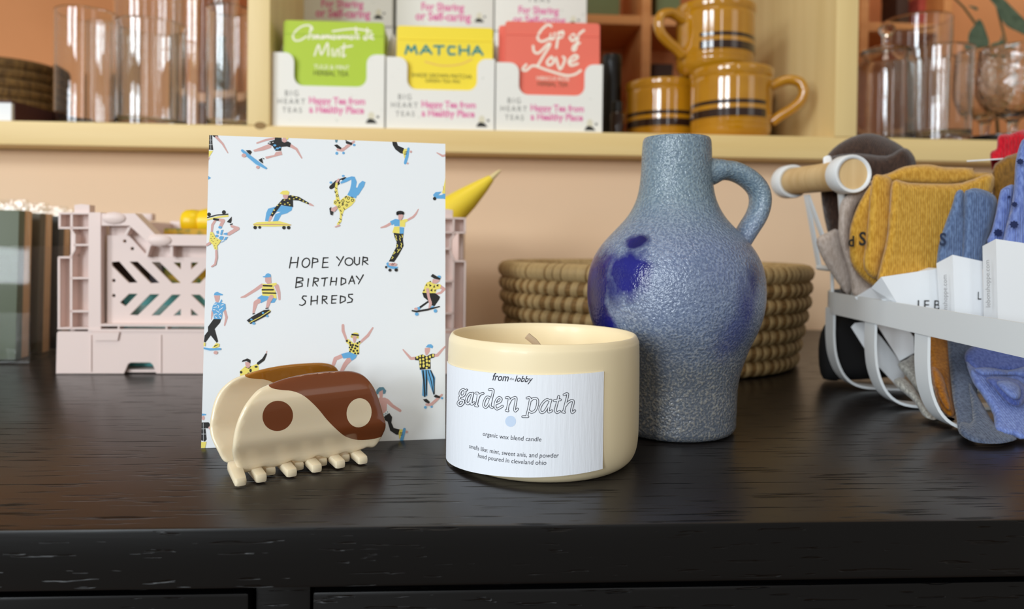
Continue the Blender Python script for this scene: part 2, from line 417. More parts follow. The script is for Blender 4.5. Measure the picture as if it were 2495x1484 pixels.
topL = card_pt(0, CHT, -.0004); topR = card_pt(CWD, CHT, -.0004); bk = Vector((-cu.y, cu.x, 0))
if bk.y < 0: bk = -bk
run = CHT*math.sin(ct); rear = bk*max(run*.9+.012, .02)
vv = [topL, topR, topR+rear, topL+rear]; vv[2].z = vv[3].z = 0
vv += [p+bk*.0004 for p in vv]
obj('back_panel', vv, [(0, 1, 2, 3), (7, 6, 5, 4), (0, 4, 5, 1), (1, 5, 6, 2), (2, 6, 7, 3), (3, 7, 4, 0)], M_card, G, smooth=False)
PC = {'k': mat('print_black', (33, 32, 31), .6), 'b': mat('print_blue', (101, 172, 222), .6), 'y': mat('print_yellow', (240, 224, 110), .6),
      'p': mat('print_pink', (216, 170, 164), .6), 'w': mat('print_white', (238, 241, 243), .6), 'r': mat('print_tan', (196, 150, 130), .6), 't': mat('print_teal', (96, 140, 160), .6)}
PK = list(PC)
CA = (480, 310, 4.7875); CB = (790, 310, 4.7875); CC = (480, 600, 4.7875); CDD = (790, 600, 4.7875); CE = (480, 840, 3.906); CF = (890, 820, 5.3)
def skater(K, items):
    mb = MB(); w = .00005
    for it in items:
        c = it[0]; w += .000012; V = []; Fc = []
        if it[1] == 'P': V = it[2]; Fc = [tuple(range(len(V)))]
        elif it[1] == 'L': V, Fc = strokes2d([(it[2], it[3])], 8)
        elif it[1] == 'C':
            for e in it[2]:
                k = len(V); r2 = e[3] if len(e) > 3 else e[2]
                V += [(e[0]+e[2]*math.cos(j*math.pi/6), e[1]+r2*math.sin(j*math.pi/6)) for j in range(12)]; Fc.append(tuple(range(k, k+12)))
        elif it[1] == 'R':
            for e in it[2]:
                pts = [(e[0]+e[2]*math.cos(j*math.pi/4), e[1]+e[2]*math.sin(j*math.pi/4)) for j in range(9)]
                a, b_ = strokes2d([(pts, it[3])], 6); k = len(V); V += a; Fc += [tuple(i+k for i in q) for q in b_]
        mb.add([card_px(*px(K, p), w) for p in V], Fc, PK.index(c))
    o = mb.obj('skater_print', list(PC.values()), G, smooth=False, fix=False)
    me = o.data
    bm = bmesh.new(); bm.from_mesh(me); bm.normal_update()
    for q in bm.faces:
        if q.normal.dot(cn) < 0: q.normal_flip()
    bm.to_mesh(me); bm.free()
skater(CA, [('k', 'P', [(140, 88), (178, 88), (180, 180), (190, 268), (136, 262)]), ('k', 'P', [(180, 88), (240, 88), (250, 105), (215, 125), (190, 110)]),
    ('p', 'L', [(225, 115), (300, 195), (360, 300)], [30, 24, 10]), ('y', 'P', [(136, 275), (188, 275), (160, 320), (138, 352)]), ('p', 'P', [(138, 355), (152, 352), (131, 388)]),
    ('w', 'L', [(138, 150), (178, 150)], 3), ('w', 'L', [(138, 205), (184, 205)], 3), ('w', 'L', [(160, 90), (162, 262)], 3)])
skater(CA, [('b', 'P', [(120, 568), (165, 592), (118, 612)])])
skater(CA, [('p', 'L', [(910, 125), (800, 150), (700, 185)], [30, 24, 18]), ('p', 'L', [(1090, 215), (1160, 255), (1222, 360)], [40, 30, 14]),
    ('p', 'P', [(870, 190), (865, 240), (780, 270), (670, 288), (655, 268), (740, 235), (815, 205)]), ('p', 'P', [(920, 290), (985, 280), (995, 322), (900, 345), (810, 370), (793, 345), (900, 325)]),
    ('k', 'P', [(910, 112), (985, 118), (990, 165), (1020, 180), (1060, 165), (1095, 185), (1085, 235), (1050, 225), (985, 230), (980, 275), (915, 275), (880, 220), (822, 190), (850, 165), (905, 150)]),
    ('b', 'C', [(908, 212, 18, 12), (938, 248, 18, 12), (966, 238, 14, 9), (912, 262, 8)]), ('w', 'C', [(848, 184, 13, 6), (886, 177, 9, 5)]),
    ('y', 'P', [(1000, 114), (1066, 117), (1062, 140), (1040, 150), (1010, 125)]), ('p', 'C', [(1020, 150, 28, 30)]),
    ('k', 'P', [(570, 270), (620, 268), (640, 290), (620, 322), (590, 295)]), ('k', 'P', [(718, 382), (757, 360), (772, 425), (740, 405)]), ('k', 'P', [(760, 355), (785, 365), (780, 378)]),
    ('b', 'L', [(527, 272), (600, 335), (700, 415), (806, 480)], [28, 38, 44, 22]), ('p', 'C', [(548, 330, 28, 22), (709, 468, 20, 18)])])
skater(CA, [('b', 'P', [(830, 950), (900, 930), (985, 912), (1115, 930), (1105, 970), (1050, 1005), (985, 1022), (945, 1095), (883, 1098), (915, 1015), (977, 990), (935, 985), (890, 1030), (838, 1098), (793, 1095), (808, 1000)]),
    ('k', 'P', [(1060, 800), (1090, 792), (1190, 812), (1310, 885), (1310, 905), (1190, 857), (1120, 852), (1122, 932), (1060, 922), (1000, 912), (985, 905), (880, 1048), (848, 1042), (900, 950), (1000, 835), (1055, 838)]),
    ('y', 'C', [(1020, 850, 10, 6), (1080, 838, 10, 6), (1115, 803, 12, 6), (1160, 820, 12, 6), (1200, 840, 12, 6), (1240, 862, 10, 6), (1275, 882, 10, 6), (1060, 882, 10, 6), (1025, 898, 10, 6), (975, 888, 10, 6), (940, 912, 10, 6), (900, 967, 10, 8), (880, 1005, 8, 8), (1080, 905, 9, 6), (1130, 836, 10, 6), (1076, 830, 8, 5)]),
    ('p', 'L', [(1318, 898), (1360, 918)], [28, 10]), ('p', 'L', [(862, 1050), (838, 1105)], [34, 16]), ('p', 'P', [(1000, 788), (1068, 788), (1055, 835), (1030, 840), (1004, 815)]),
    ('y', 'P', [(962, 772), (1000, 742), (1050, 738), (1076, 755), (1070, 788), (1010, 788)]), ('y', 'P', [(652, 1130), (700, 1108), (960, 1096), (1030, 1115), (1104, 1138), (1080, 1152), (900, 1160), (668, 1156)]),
    ('r', 'L', [(660, 1136), (880, 1134), (1095, 1140)], [8, 12, 8]), ('k', 'C', [(678, 1170, 21), (731, 1168, 17), (1014, 1172, 21), (1069, 1172, 21)])])
skater(CA, [('k', 'C', [(140, 1018, 23), (314, 992, 24)]), ('k', 'L', [(118, 1055), (230, 1025), (360, 1015)], 14), ('y', 'L', [(116, 1080), (240, 1050), (360, 1035)], 20),
    ('p', 'L', [(215, 1085), (180, 1140), (172, 1222)], [26, 30, 22]), ('p', 'L', [(255, 1080), (308, 1090), (275, 1155)], [34, 40, 38]), ('k', 'L', [(198, 1072), (246, 1080)], 26),
    ('k', 'P', [(405, 1042), (348, 1105), (395, 1122), (405, 1085)]), ('k', 'L', [(388, 1138), (412, 1128)], 12), ('p', 'L', [(405, 1155), (475, 1182), (372, 1245)], [28, 42, 40]),
    ('b', 'C', [(270, 1168, 22, 15), (232, 1268, 18, 14)]), ('b', 'P', [(225, 1215), (250, 1205), (255, 1240), (230, 1242)]), ('b', 'P', [(270, 1255), (283, 1200), (308, 1195), (290, 1258)]),
    ('b', 'P', [(302, 1250), (320, 1235), (357, 1230), (355, 1260)]), ('b', 'P', [(255, 1288), (275, 1270), (312, 1275), (300, 1312), (270, 1315)]), ('b', 'P', [(308, 1325), (330, 1282), (362, 1280), (340, 1312)]), ('b', 'P', [(268, 1352), (300, 1330), (324, 1328)]),
    ('y', 'P', [(155, 1222), (185, 1225), (220, 1290), (282, 1320), (265, 1350), (235, 1385), (240, 1430), (205, 1425), (185, 1370), (143, 1335)]), ('k', 'C', [(165, 1250, 8, 3), (185, 1275, 8, 3), (165, 1300, 8, 3), (205, 1300, 8, 3), (240, 1320, 8, 3), (190, 1335, 8, 3), (220, 1355, 8, 3), (175, 1320, 8, 3), (205, 1385, 8, 3), (215, 1410, 8, 3)]),
    ('p', 'L', [(108, 1376), (150, 1352)], 30), ('p', 'L', [(225, 1440), (228, 1520), (212, 1600), (172, 1626)], [24, 26, 22, 16])])
skater(CB, [('t', 'P', [(125, 138), (160, 140), (150, 180), (130, 178)]), ('p', 'L', [(155, 262), (210, 265), (280, 215), (348, 168)], [28, 40, 36, 24]),
    ('k', 'P', [(113, 208), (150, 200), (202, 240), (195, 260), (150, 245)]), ('k', 'P', [(248, 168), (265, 160), (330, 185), (320, 210), (255, 190)]), ('k', 'L', [(242, 146), (256, 156)], 10),
    ('w', 'L', [(210, 240), (240, 222)], 9), ('b', 'C', [(146, 304, 17), (224, 301, 15), (349, 208, 16, 13)])])
skater(CB, [('k', 'P', [(793, 166), (845, 170), (860, 215), (930, 245), (920, 310), (890, 305), (830, 260), (800, 210)]), ('y', 'P', [(930, 253), (968, 250), (970, 350), (935, 364), (916, 290)]),
    ('b', 'L', [(982, 250), (965, 340), (944, 418)], [28, 36, 32]), ('k', 'L', [(940, 288), (968, 284)], 6), ('k', 'L', [(936, 303), (966, 299)], 6), ('k', 'L', [(934, 318), (960, 314)], 6), ('p', 'C', [(1010, 286, 14), (972, 422, 11)])])
skater(CB, [('p', 'L', [(1314, 298), (1380, 335), (1470, 330)], [12, 26, 28]), ('k', 'L', [(1472, 312), (1472, 345)], 8), ('k', 'L', [(1472, 385), (1472, 440)], 8),
    ('b', 'P', [(1268, 790), (1300, 757), (1370, 752), (1328, 795), (1370, 790), (1405, 768), (1466, 768), (1466, 840), (1390, 834), (1310, 832), (1282, 815)]),
    ('y', 'P', [(1475, 480), (1450, 520), (1415, 590), (1395, 680), (1373, 770), (1410, 778), (1440, 670), (1475, 600)]), ('r', 'L', [(1415, 612), (1450, 640)], 5), ('r', 'L', [(1450, 610), (1415, 642)], 5), ('r', 'L', [(1432, 605), (1432, 650)], 5), ('r', 'L', [(1385, 690), (1395, 735)], 5),
    ('k', 'C', [(1287, 833, 20)])])
skater(CB, [('k', 'L', [(80, 702), (150, 648), (245, 598)], [46, 62, 34]), ('b', 'C', [(78, 646, 17, 14), (222, 568, 18, 12)]), ('w', 'C', [(198, 640, 20, 26)]),
    ('b', 'P', [(195, 662), (188, 640), (260, 590), (320, 573), (355, 578), (380, 640), (368, 700), (385, 708), (405, 660), (445, 625), (480, 640), (465, 690), (400, 790), (380, 800), (370, 830), (300, 805), (268, 790), (300, 730), (315, 660), (318, 610), (258, 640)]),
    ('y', 'L', [(145, 650), (137, 720), (150, 800), (160, 870)], [26, 30, 34, 50]), ('y', 'P', [(260, 795), (357, 835), (362, 860), (320, 912), (230, 972), (207, 1030), (202, 1100), (165, 1142), (143, 1135), (180, 1080), (183, 1000), (150, 922), (108, 895), (112, 850), (190, 850)]),
    ('k', 'R', [(130, 878, 11), (152, 800, 13), (175, 928, 12), (218, 860, 15), (283, 828, 14), (330, 852, 15), (264, 910, 12)], 7),
    ('k', 'L', [(122, 745), (128, 768), (142, 745)], 7), ('k', 'L', [(130, 705), (150, 720)], 7), ('k', 'L', [(150, 845), (170, 860), (150, 862)], 7), ('k', 'L', [(205, 890), (225, 882), (205, 912), (228, 902)], 7), ('k', 'L', [(240, 815), (262, 805), (246, 830)], 7), ('k', 'L', [(255, 865), (275, 880), (295, 870)], 7), ('k', 'L', [(168, 880), (188, 872), (172, 895)], 7), ('k', 'L', [(225, 940), (240, 962)], 7), ('k', 'L', [(185, 965), (198, 985)], 7), ('k', 'L', [(200, 1010), (212, 1030)], 7), ('k', 'L', [(178, 1065), (198, 1080)], 7), ('k', 'L', [(168, 1110), (185, 1120)], 7), ('k', 'L', [(310, 815), (335, 820)], 7),
    ('p', 'L', [(128, 1164), (174, 1146)], [12, 20]), ('p', 'P', [(78, 950), (145, 918), (153, 950), (120, 988), (80, 978)]), ('k', 'P', [(60, 950), (82, 928), (80, 975), (107, 990), (95, 1030), (72, 1020)]), ('p', 'L', [(148, 640), (168, 612)], 24)])
skater(CB, [('p', 'L', [(778, 1122), (720, 1155), (662, 1172)], [32, 30, 16]), ('p', 'L', [(970, 1085), (1040, 1045), (1070, 1010), (1098, 956)], [26, 26, 22, 10]),
    ('k', 'P', [(808, 1233), (925, 1240), (918, 1310), (926, 1385), (870, 1490), (815, 1572), (753, 1566), (798, 1480), (838, 1400), (845, 1340), (823, 1290)]),
    ('b', 'P', [(768, 1098), (830, 1070), (878, 1078), (878, 1153), (818, 1153), (814, 1130), (788, 1145)]), ('y', 'P', [(884, 1085), (965, 1070), (976, 1095), (945, 1112), (942, 1162), (882, 1160)]), ('y', 'P', [(815, 1160), (878, 1158), (878, 1240), (793, 1230)]), ('b', 'P', [(882, 1165), (932, 1170), (926, 1242), (880, 1242)]),
    ('y', 'L', [(832, 1262), (842, 1280), (834, 1295), (848, 1318)], 9), ('y', 'L', [(880, 1268), (888, 1285), (880, 1300), (888, 1325)], 8), ('y', 'L', [(908, 1258), (914, 1275), (908, 1285)], 9), ('y', 'L', [(848, 1368), (858, 1382), (846, 1400)], 8), ('y', 'L', [(895, 1352), (905, 1368), (893, 1385), (902, 1402)], 9), ('y', 'L', [(855, 1422), (868, 1438), (855, 1460)], 9), ('y', 'L', [(815, 1450), (828, 1462), (806, 1480)], 9), ('y', 'L', [(790, 1510), (805, 1518), (788, 1536)], 8), ('y', 'L', [(885, 1420), (878, 1436)], 8),
    ('w', 'L', [(765, 1578), (815, 1582)], 14), ('b', 'P', [(722, 1590), (745, 1572), (755, 1605), (800, 1625), (860, 1628), (850, 1652), (790, 1652), (738, 1630)]), ('p', 'C', [(800, 1602, 50, 20)]), ('k', 'L', [(785, 1608), (800, 1590)], 6), ('k', 'L', [(800, 1610), (818, 1590)], 6), ('k', 'C', [(721, 1633, 12, 16), (765, 1667, 18), (838, 1665, 20)]),
    ('p', 'P', [(863, 1020), (915, 1008), (920, 1045), (895, 1086), (866, 1080)]), ('k', 'C', [(885, 998, 46, 23), (855, 1012, 16), (918, 1008, 14)])])
skater(CDD, [('p', 'L', [(1345, 470), (1400, 500), (1360, 542), (1290, 562)], [48, 32, 28, 18]), ('k', 'P', [(1143, 543), (1225, 540), (1300, 550), (1352, 592), (1340, 622), (1285, 702), (1253, 690), (1255, 640), (1210, 660), (1120, 727), (1108, 705), (1210, 635), (1160, 595)]),
    ('y', 'P', [(1195, 425), (1240, 403), (1260, 430), (1300, 442), (1345, 440), (1362, 455), (1350, 497), (1310, 505), (1300, 547), (1225, 547), (1143, 542), (1160, 500), (1173, 460)]),
    ('k', 'P', [(1225, 438), (1253, 460), (1228, 477)]), ('k', 'P', [(1268, 482), (1285, 450), (1294, 482)]), ('k', 'P', [(1305, 462), (1330, 438), (1332, 472)]), ('k', 'P', [(1233, 515), (1262, 493), (1260, 530)]), ('k', 'P', [(1150, 524), (1165, 498), (1174, 522)]), ('k', 'P', [(1183, 458), (1195, 438), (1202, 464)]), ('k', 'P', [(1283, 510), (1306, 503), (1290, 530)]), ('k', 'P', [(1222, 415), (1244, 402), (1240, 420)]),
    ('p', 'L', [(1205, 505), (1215, 580), (1240, 670), (1215, 748)], [36, 30, 34, 8]), ('b', 'P', [(1080, 715), (1110, 706), (1124, 730), (1095, 747)]), ('p', 'C', [(1070, 730, 22, 14)]), ('b', 'P', [(1245, 705), (1282, 693), (1270, 717), (1240, 722)]),
    ('k', 'L', [(1026, 752), (1075, 762), (1200, 740), (1342, 704)], [18, 22, 22, 14]), ('b', 'C', [(1079, 792, 22, 19), (1296, 754, 21)]), ('p', 'P', [(1265, 383), (1335, 388), (1345, 405), (1300, 437), (1258, 430)]), ('b', 'C', [(1338, 360, 22, 19)]), ('k', 'P', [(1240, 350), (1265, 323), (1300, 345), (1355, 375), (1345, 393), (1280, 377)])])
skater(CDD, [('p', 'L', [(218, 922), (220, 985), (258, 1090)], [32, 36, 26]), ('p', 'L', [(566, 952), (510, 1040), (425, 1118)], [18, 34, 30]), ('p', 'L', [(212, 1278), (130, 1312), (95, 1415)], [46, 46, 34]), ('p', 'L', [(300, 1312), (245, 1375), (205, 1450)], [62, 50, 40]),
    ('y', 'C', [(355, 1050, 46, 27), (320, 1055, 14), (390, 1065, 14)]), ('y', 'C', [(365, 1022, 34, 16)]), ('p', 'P', [(330, 1048), (378, 1048), (370, 1095), (355, 1132), (340, 1112)]), ('k', 'L', [(326, 1030), (396, 1038)], 20),
    ('y', 'P', [(253, 1095), (280, 1083), (345, 1132), (415, 1108), (427, 1130), (405, 1150), (407, 1250), (375, 1267), (290, 1227), (288, 1150), (255, 1122)]),
    ('k', 'C', [(265, 1105, 14), (300, 1125, 13), (335, 1152, 14), (388, 1130, 13), (410, 1115, 11), (308, 1152, 14), (368, 1160, 13), (325, 1178, 14), (295, 1180, 10), (388, 1170, 12), (360, 1192, 14), (312, 1205, 13), (342, 1222, 14), (385, 1218, 13), (360, 1250, 12), (394, 1250, 12), (300, 1228, 10)]),
    ('b', 'P', [(198, 1255), (290, 1233), (382, 1268), (365, 1305), (322, 1335), (300, 1300), (223, 1310)])])
skater(CF, [('p', 'L', [(640, 280), (590, 285), (540, 230), (488, 170)], [38, 36, 28, 16]), ('p', 'L', [(895, 245), (930, 242), (985, 180), (1034, 130)], [40, 38, 30, 24]), ('p', 'P', [(768, 150), (837, 142), (834, 190), (800, 243), (780, 240), (768, 190)]), ('b', 'P', [(778, 138), (810, 102), (850, 98), (877, 125), (867, 152), (835, 145)]),
    ('k', 'P', [(643, 265), (740, 230), (790, 255), (860, 220), (897, 222), (892, 270), (840, 285), (844, 417), (703, 430), (693, 310), (643, 305)]), ('y', 'C', [(670, 268, 14, 18), (708, 252, 13, 16), (748, 250, 14, 16), (792, 275, 14, 18), (835, 262, 14, 18), (875, 243, 14, 20), (708, 300, 14, 16), (748, 292, 15, 16), (712, 335, 13, 18), (752, 335, 14, 18), (795, 315, 14, 18), (828, 318, 10, 16), (710, 383, 10, 20), (753, 378, 15, 22), (797, 362, 14, 20), (824, 372, 10, 18), (792, 405, 14, 14)]),
    ('b', 'P', [(720, 432), (845, 428), (902, 530), (900, 572), (892, 752), (880, 752), (815, 580), (802, 545), (802, 762), (765, 782), (733, 760), (742, 560)]), ('k', 'L', [(745, 440), (757, 560), (767, 772)], [18, 22, 18]), ('k', 'L', [(786, 435), (792, 560), (786, 755)], [14, 20, 14]), ('k', 'L', [(810, 435), (852, 580), (882, 745)], 11), ('k', 'L', [(845, 440), (885, 540), (892, 742)], [14, 18, 10]),
    ('p', 'L', [(790, 878), (850, 878), (920, 815), (988, 752)], [30, 38, 36, 24]), ('k', 'P', [(743, 812), (790, 803), (834, 845), (820, 867), (775, 847)]), ('k', 'P', [(883, 770), (910, 748), (970, 775), (960, 797), (900, 787)]), ('b', 'C', [(775, 914, 18), (856, 907, 16, 14), (990, 795, 16, 14)])])
skater(CF, [('p', 'P', [(133, 810), (180, 788), (260, 790), (302, 830), (280, 860), (277, 955), (225, 1003), (190, 920)]), ('p', 'L', [(275, 825), (350, 895), (450, 958)], [54, 42, 36]), ('p', 'P', [(173, 715), (230, 688), (227, 745), (222, 792), (190, 790)]), ('t', 'P', [(133, 745), (145, 690), (180, 655), (235, 653), (270, 700), (258, 737), (230, 742), (225, 690), (180, 715), (165, 748)]),
    ('w', 'P', [(222, 1005), (300, 953), (312, 985), (235, 1037)]), ('t', 'C', [(240, 1008, 7), (258, 1015, 7), (262, 992, 7), (280, 998, 7), (288, 975, 7)]), ('k', 'P', [(238, 1040), (310, 988), (347, 1040), (337, 1110), (367, 1180), (447, 1200), (430, 1267), (400, 1267), (322, 1215), (288, 1100), (253, 1080)]),
    ('y', 'P', [(430, 1252), (445, 1198), (482, 1200), (475, 1312), (440, 1322)]), ('b', 'L', [(505, 1195), (490, 1260), (470, 1332)], [34, 40, 44]), ('k', 'L', [(450, 1238), (482, 1244)], 6), ('k', 'L', [(448, 1254), (480, 1260)], 6), ('k', 'L', [(446, 1270), (476, 1276)], 6), ('p', 'C', [(535, 1231, 14, 18)])])
skater(CC, [('p', 'L', [(180, 755), (175, 800), (168, 855)], [22, 20, 8]), ('p', 'L', [(325, 755), (345, 830), (322, 922)], [30, 30, 16]), ('k', 'P', [(195, 848), (282, 852), (270, 890), (207, 965), (217, 1000), (247, 1110), (230, 1127), (160, 1040), (100, 1122), (76, 1115), (90, 1040), (128, 990), (128, 940)]),
    ('p', 'P', [(198, 575), (267, 575), (262, 620), (242, 662), (215, 642)]), ('b', 'P', [(196, 572), (205, 545), (235, 530), (262, 545), (302, 560), (297, 573), (240, 573)]), ('b', 'P', [(183, 700), (215, 653), (265, 658), (285, 618), (297, 640), (280, 655), (332, 675), (337, 735), (300, 767), (290, 852), (198, 850), (193, 790), (176, 745)]),
    ('w', 'L', [(205, 680), (228, 672)], 8), ('w', 'L', [(195, 715), (230, 708)], 8), ('w', 'L', [(240, 688), (256, 700), (248, 718)], 8), ('w', 'L', [(280, 688), (308, 680)], 8), ('w', 'L', [(262, 745), (300, 718)], 8), ('w', 'L', [(228, 752), (258, 770)], 8), ('w', 'L', [(190, 740), (212, 742)], 8), ('w', 'L', [(205, 805), (212, 790), (235, 790)], 8), ('w', 'L', [(255, 805), (275, 785), (285, 800)], 8), ('w', 'L', [(212, 822), (235, 838)], 8), ('w', 'L', [(262, 822), (282, 838)], 8),
    ('y', 'P', [(178, 1182), (225, 1128), (262, 1140), (257, 1172), (200, 1192)]), ('k', 'L', [(205, 1166), (245, 1148)], [12, 6]), ('y', 'P', [(73, 1118), (100, 1130), (95, 1167), (70, 1165)]), ('b', 'L', [(80, 1190), (150, 1203), (270, 1198)], [20, 26, 24]), ('p', 'C', [(218, 1241, 24, 20)])])
skater(CC, [('p', 'L', [(760, 455), (680, 510), (560, 585), (515, 597)], [42, 36, 30, 16]), ('p', 'L', [(930, 465), (955, 540), (962, 618)], [52, 38, 26]), ('b', 'P', [(703, 605), (755, 570), (850, 590), (932, 612), (905, 657), (865, 662), (835, 620), (745, 664)]), ('p', 'L', [(720, 638), (685, 660), (660, 770)], [54, 52, 26]),
    ('y', 'P', [(753, 435), (820, 442), (925, 426), (932, 445), (890, 470), (917, 530), (930, 612), (890, 602), (840, 582), (763, 577), (753, 510), (770, 450)]), ('k', 'L', [(775, 460), (872, 464)], 18), ('k', 'L', [(762, 508), (890, 508)], 18), ('k', 'L', [(768, 545), (920, 548)], 14), ('p', 'P', [(795, 368), (862, 360), (867, 430), (820, 440), (795, 410)]), ('b', 'P', [(768, 360), (768, 352), (795, 346), (805, 325), (830, 314), (858, 328), (863, 360), (800, 366)]),
    ('p', 'L', [(868, 590), (840, 640), (820, 708)], [50, 46, 30]), ('k', 'L', [(802, 725), (830, 722)], 10), ('k', 'L', [(650, 790), (670, 785)], 10), ('k', 'P', [(580, 865), (650, 815), (780, 745), (840, 738), (862, 765), (800, 817), (625, 907)]), ('y', 'L', [(615, 890), (740, 825), (855, 750)], 9), ('b', 'C', [(635, 855, 13, 11), (770, 778, 14, 11), (662, 900, 19, 15), (820, 815, 14)])])
skater(CE, [('y', 'P', [(408, 250), (460, 203), (510, 205), (580, 178), (592, 240), (520, 290), (470, 322), (430, 362), (410, 290)]), ('k', 'C', [(420, 262, 13), (510, 245, 12, 18), (492, 278, 14), (455, 312, 12), (563, 210, 16, 10), (432, 345, 10)]), ('k', 'L', [(465, 215), (495, 225), (512, 205)], 7), ('p', 'P', [(458, 165), (507, 163), (502, 217), (475, 222), (460, 190)]), ('k', 'P', [(425, 165), (435, 147), (480, 130), (510, 145), (508, 177), (470, 155)]), ('k', 'L', [(582, 178), (632, 140), (658, 88)], [26, 28, 16]), ('p', 'L', [(660, 80), (664, 62)], 7)])
skater(CE, [('b', 'L', [(50, 665), (82, 665)], [20, 14]), ('p', 'C', [(60, 697, 14, 22)]), ('k', 'P', [(42, 740), (110, 738), (142, 780), (95, 797), (80, 790), (92, 900), (75, 922), (38, 910)]), ('w', 'L', [(44, 800), (80, 800)], 2.5), ('w', 'L', [(44, 850), (84, 850)], 2.5), ('w', 'L', [(60, 745), (62, 915)], 2.5), ('p', 'L', [(122, 790), (160, 830), (185, 880)], [28, 22, 12]), ('y', 'P', [(40, 925), (90, 923), (77, 982), (34, 982)])])
LET = [(CC, [[(1100, 130), (1078, 255)], [(1182, 130), (1165, 250)], [(1088, 195), (1175, 188)], [(1352, 135), (1340, 252)], [(1352, 140), (1405, 150), (1410, 180), (1348, 195)], [(1475, 135), (1462, 250)], [(1475, 137), (1530, 134)], [(1470, 190), (1525, 188)], [(1462, 248), (1530, 245)],
    [(1165, 365), (1150, 485)], [(1165, 365), (1232, 372), (1235, 400), (1165, 420)], [(1165, 422), (1225, 430), (1228, 465), (1150, 483)], [(1300, 380), (1290, 470)], [(1365, 370), (1350, 465)], [(1365, 368), (1415, 378), (1412, 405), (1360, 418)], [(1370, 418), (1405, 465)], [(1455, 376), (1524, 368)], [(1495, 372), (1480, 465)],
    [(1275, 582), (1240, 580), (1225, 605), (1265, 640), (1260, 670), (1225, 692), (1195, 682)], [(1335, 585), (1328, 685)], [(1405, 580), (1400, 675)], [(1330, 640), (1402, 632)], [(1465, 580), (1460, 670)], [(1465, 580), (1515, 588), (1510, 615), (1462, 625)], [(1475, 625), (1520, 672)],
    [(1270+44*math.cos(a)+8*math.sin(-a), 193+54*math.sin(a)) for a in [i*math.pi/8 for i in range(17)]]]),
    (CDD, [[(145, 125), (182, 165)], [(225, 120), (165, 228)], [(288+46*math.cos(a), 180+44*math.sin(a)) for a in [i*math.pi/8 for i in range(17)]], [(352, 130), (352, 195), (378, 220), (408, 205), (412, 130)], [(455, 125), (445, 220)], [(455, 130), (502, 135), (505, 165), (455, 178)], [(465, 178), (510, 213)],
    [(85, 365), (70, 455)], [(145, 370), (135, 455)], [(78, 412), (140, 410)], [(200, 370), (195, 455)], [(200, 368), (248, 385), (250, 425), (195, 455)], [(325, 348), (285, 440)], [(325, 348), (355, 440)], [(300, 408), (350, 405)], [(375, 350), (408, 390)], [(455, 335), (398, 440)],
    [(90, 580), (85, 665)], [(90, 578), (148, 575)], [(88, 622), (138, 618)], [(85, 665), (135, 662)], [(190, 580), (185, 665)], [(190, 580), (243, 595), (245, 635), (185, 665)], [(330, 560), (285, 562), (285, 590), (330, 620), (320, 650), (268, 660)]])]
mb = MB()
for K, ls in LET:
    V, Fc = strokes2d([(l, [16]+[14]*(len(l)-2)+[12]) for l in ls], 8); mb.add([card_px(*px(K, p), .00008) for p in V], Fc)
mb.obj('lettering', M_ink, G, smooth=False, label='hand-lettered words HOPE YOUR BIRTHDAY SHREDS in black')

# ------------------------------------------------------------------ hair claw clip
ang = math.radians(33); ce = Vector((math.cos(ang), math.sin(ang), 0)); cnn = Vector((math.sin(ang), -math.cos(ang), 0)); UP = Vector((0, 0, 1))
CO = (ground(635, 1176)+ground(885, 1131))/2-cnn*.003
K = thing('claw_clip', 'cream and brown hair claw clip lying in front of the birthday card', 'hair clip', CO)
def clip_sz(x, y, d=.001):
    p = onplane(x, y, CO+cnn*d, cnn)-CO; return (p.dot(ce), p.z)
def dprof(z):
    ks = [(0, -.0035), (.006, -.0012), (.016, .0032), (.028, .0042), (.038, .0012), (.044, .0002), (.052, .0022), (.07, .006)]
    for (a, va), (b, vb) in zip(ks, ks[1:]):
        if z <= b: t = max(0, (z-a)/(b-a)); t = t*t*(3-2*t); return va+(vb-va)*t
    return ks[-1][1]
OUT = [(425, 1240), (380, 1160), (340, 1060), (326, 980), (332, 870), (365, 720), (420, 590), (490, 500), (570, 430), (670, 385), (780, 345), (920, 308), (1080, 280), (1250, 263), (1400, 256), (1490, 264), (1560, 290), (1615, 345), (1665, 440), (1712, 560), (1755, 690), (1782, 790), (1772, 890), (1735, 965), (1695, 1003),
    (1640, 1000), (1600, 1018), (1560, 1030), (1500, 1062), (1440, 1050), (1390, 1062), (1330, 1090), (1270, 1110), (1210, 1092), (1160, 1085), (1110, 1112), (1040, 1150), (980, 1140), (920, 1130), (860, 1160), (790, 1190), (720, 1200), (660, 1190), (600, 1205), (550, 1230), (490, 1252)]
CLP = smooth_loop([clip_sz(*px(CE, p)) for p in OUT], 3)
zmin = min(p[1] for p in CLP)
CLP = [(s, z) for s, z in CLP]
YY = [clip_sz(*px(CE, p)) for p in [(640, 375), (690, 412), (780, 428), (870, 435), (960, 468), (1040, 530), (1120, 610), (1200, 705), (1290, 795), (1380, 865), (1460, 900), (1540, 917), (1640, 915), (1720, 900), (1800, 870)]]
YY = smooth_prof(YY, 3)
BRN = YY+[clip_sz(*px(CE, p)) for p in [(1900, 700), (1800, 300), (1500, 100), (1000, 150), (640, 300)]]
def circ(c, rx, ry, n=36): return [clip_sz(*px(CE, (c[0]+rx*math.cos(2*math.pi*i/n), c[1]+ry*math.sin(2*math.pi*i/n)))) for i in range(n)]
C1 = circ((732, 668), 145, 145); C2 = circ((1503, 640), 119, 140)
def clipmat(s, z):
    b = inside(s, z, BRN)
    if inside(s, z, C1): return 1
    if inside(s, z, C2): return 0
    return 1 if b else 0
M_cream = mat('cream_acetate', (240, 222, 190), .22, sss=.25, coat=.3)
M_brown = mat('brown_acetate', (124, 66, 34), .16, coat=.4)
M_amber = mat('amber_acetate', (172, 112, 36), .16, coat=.4)
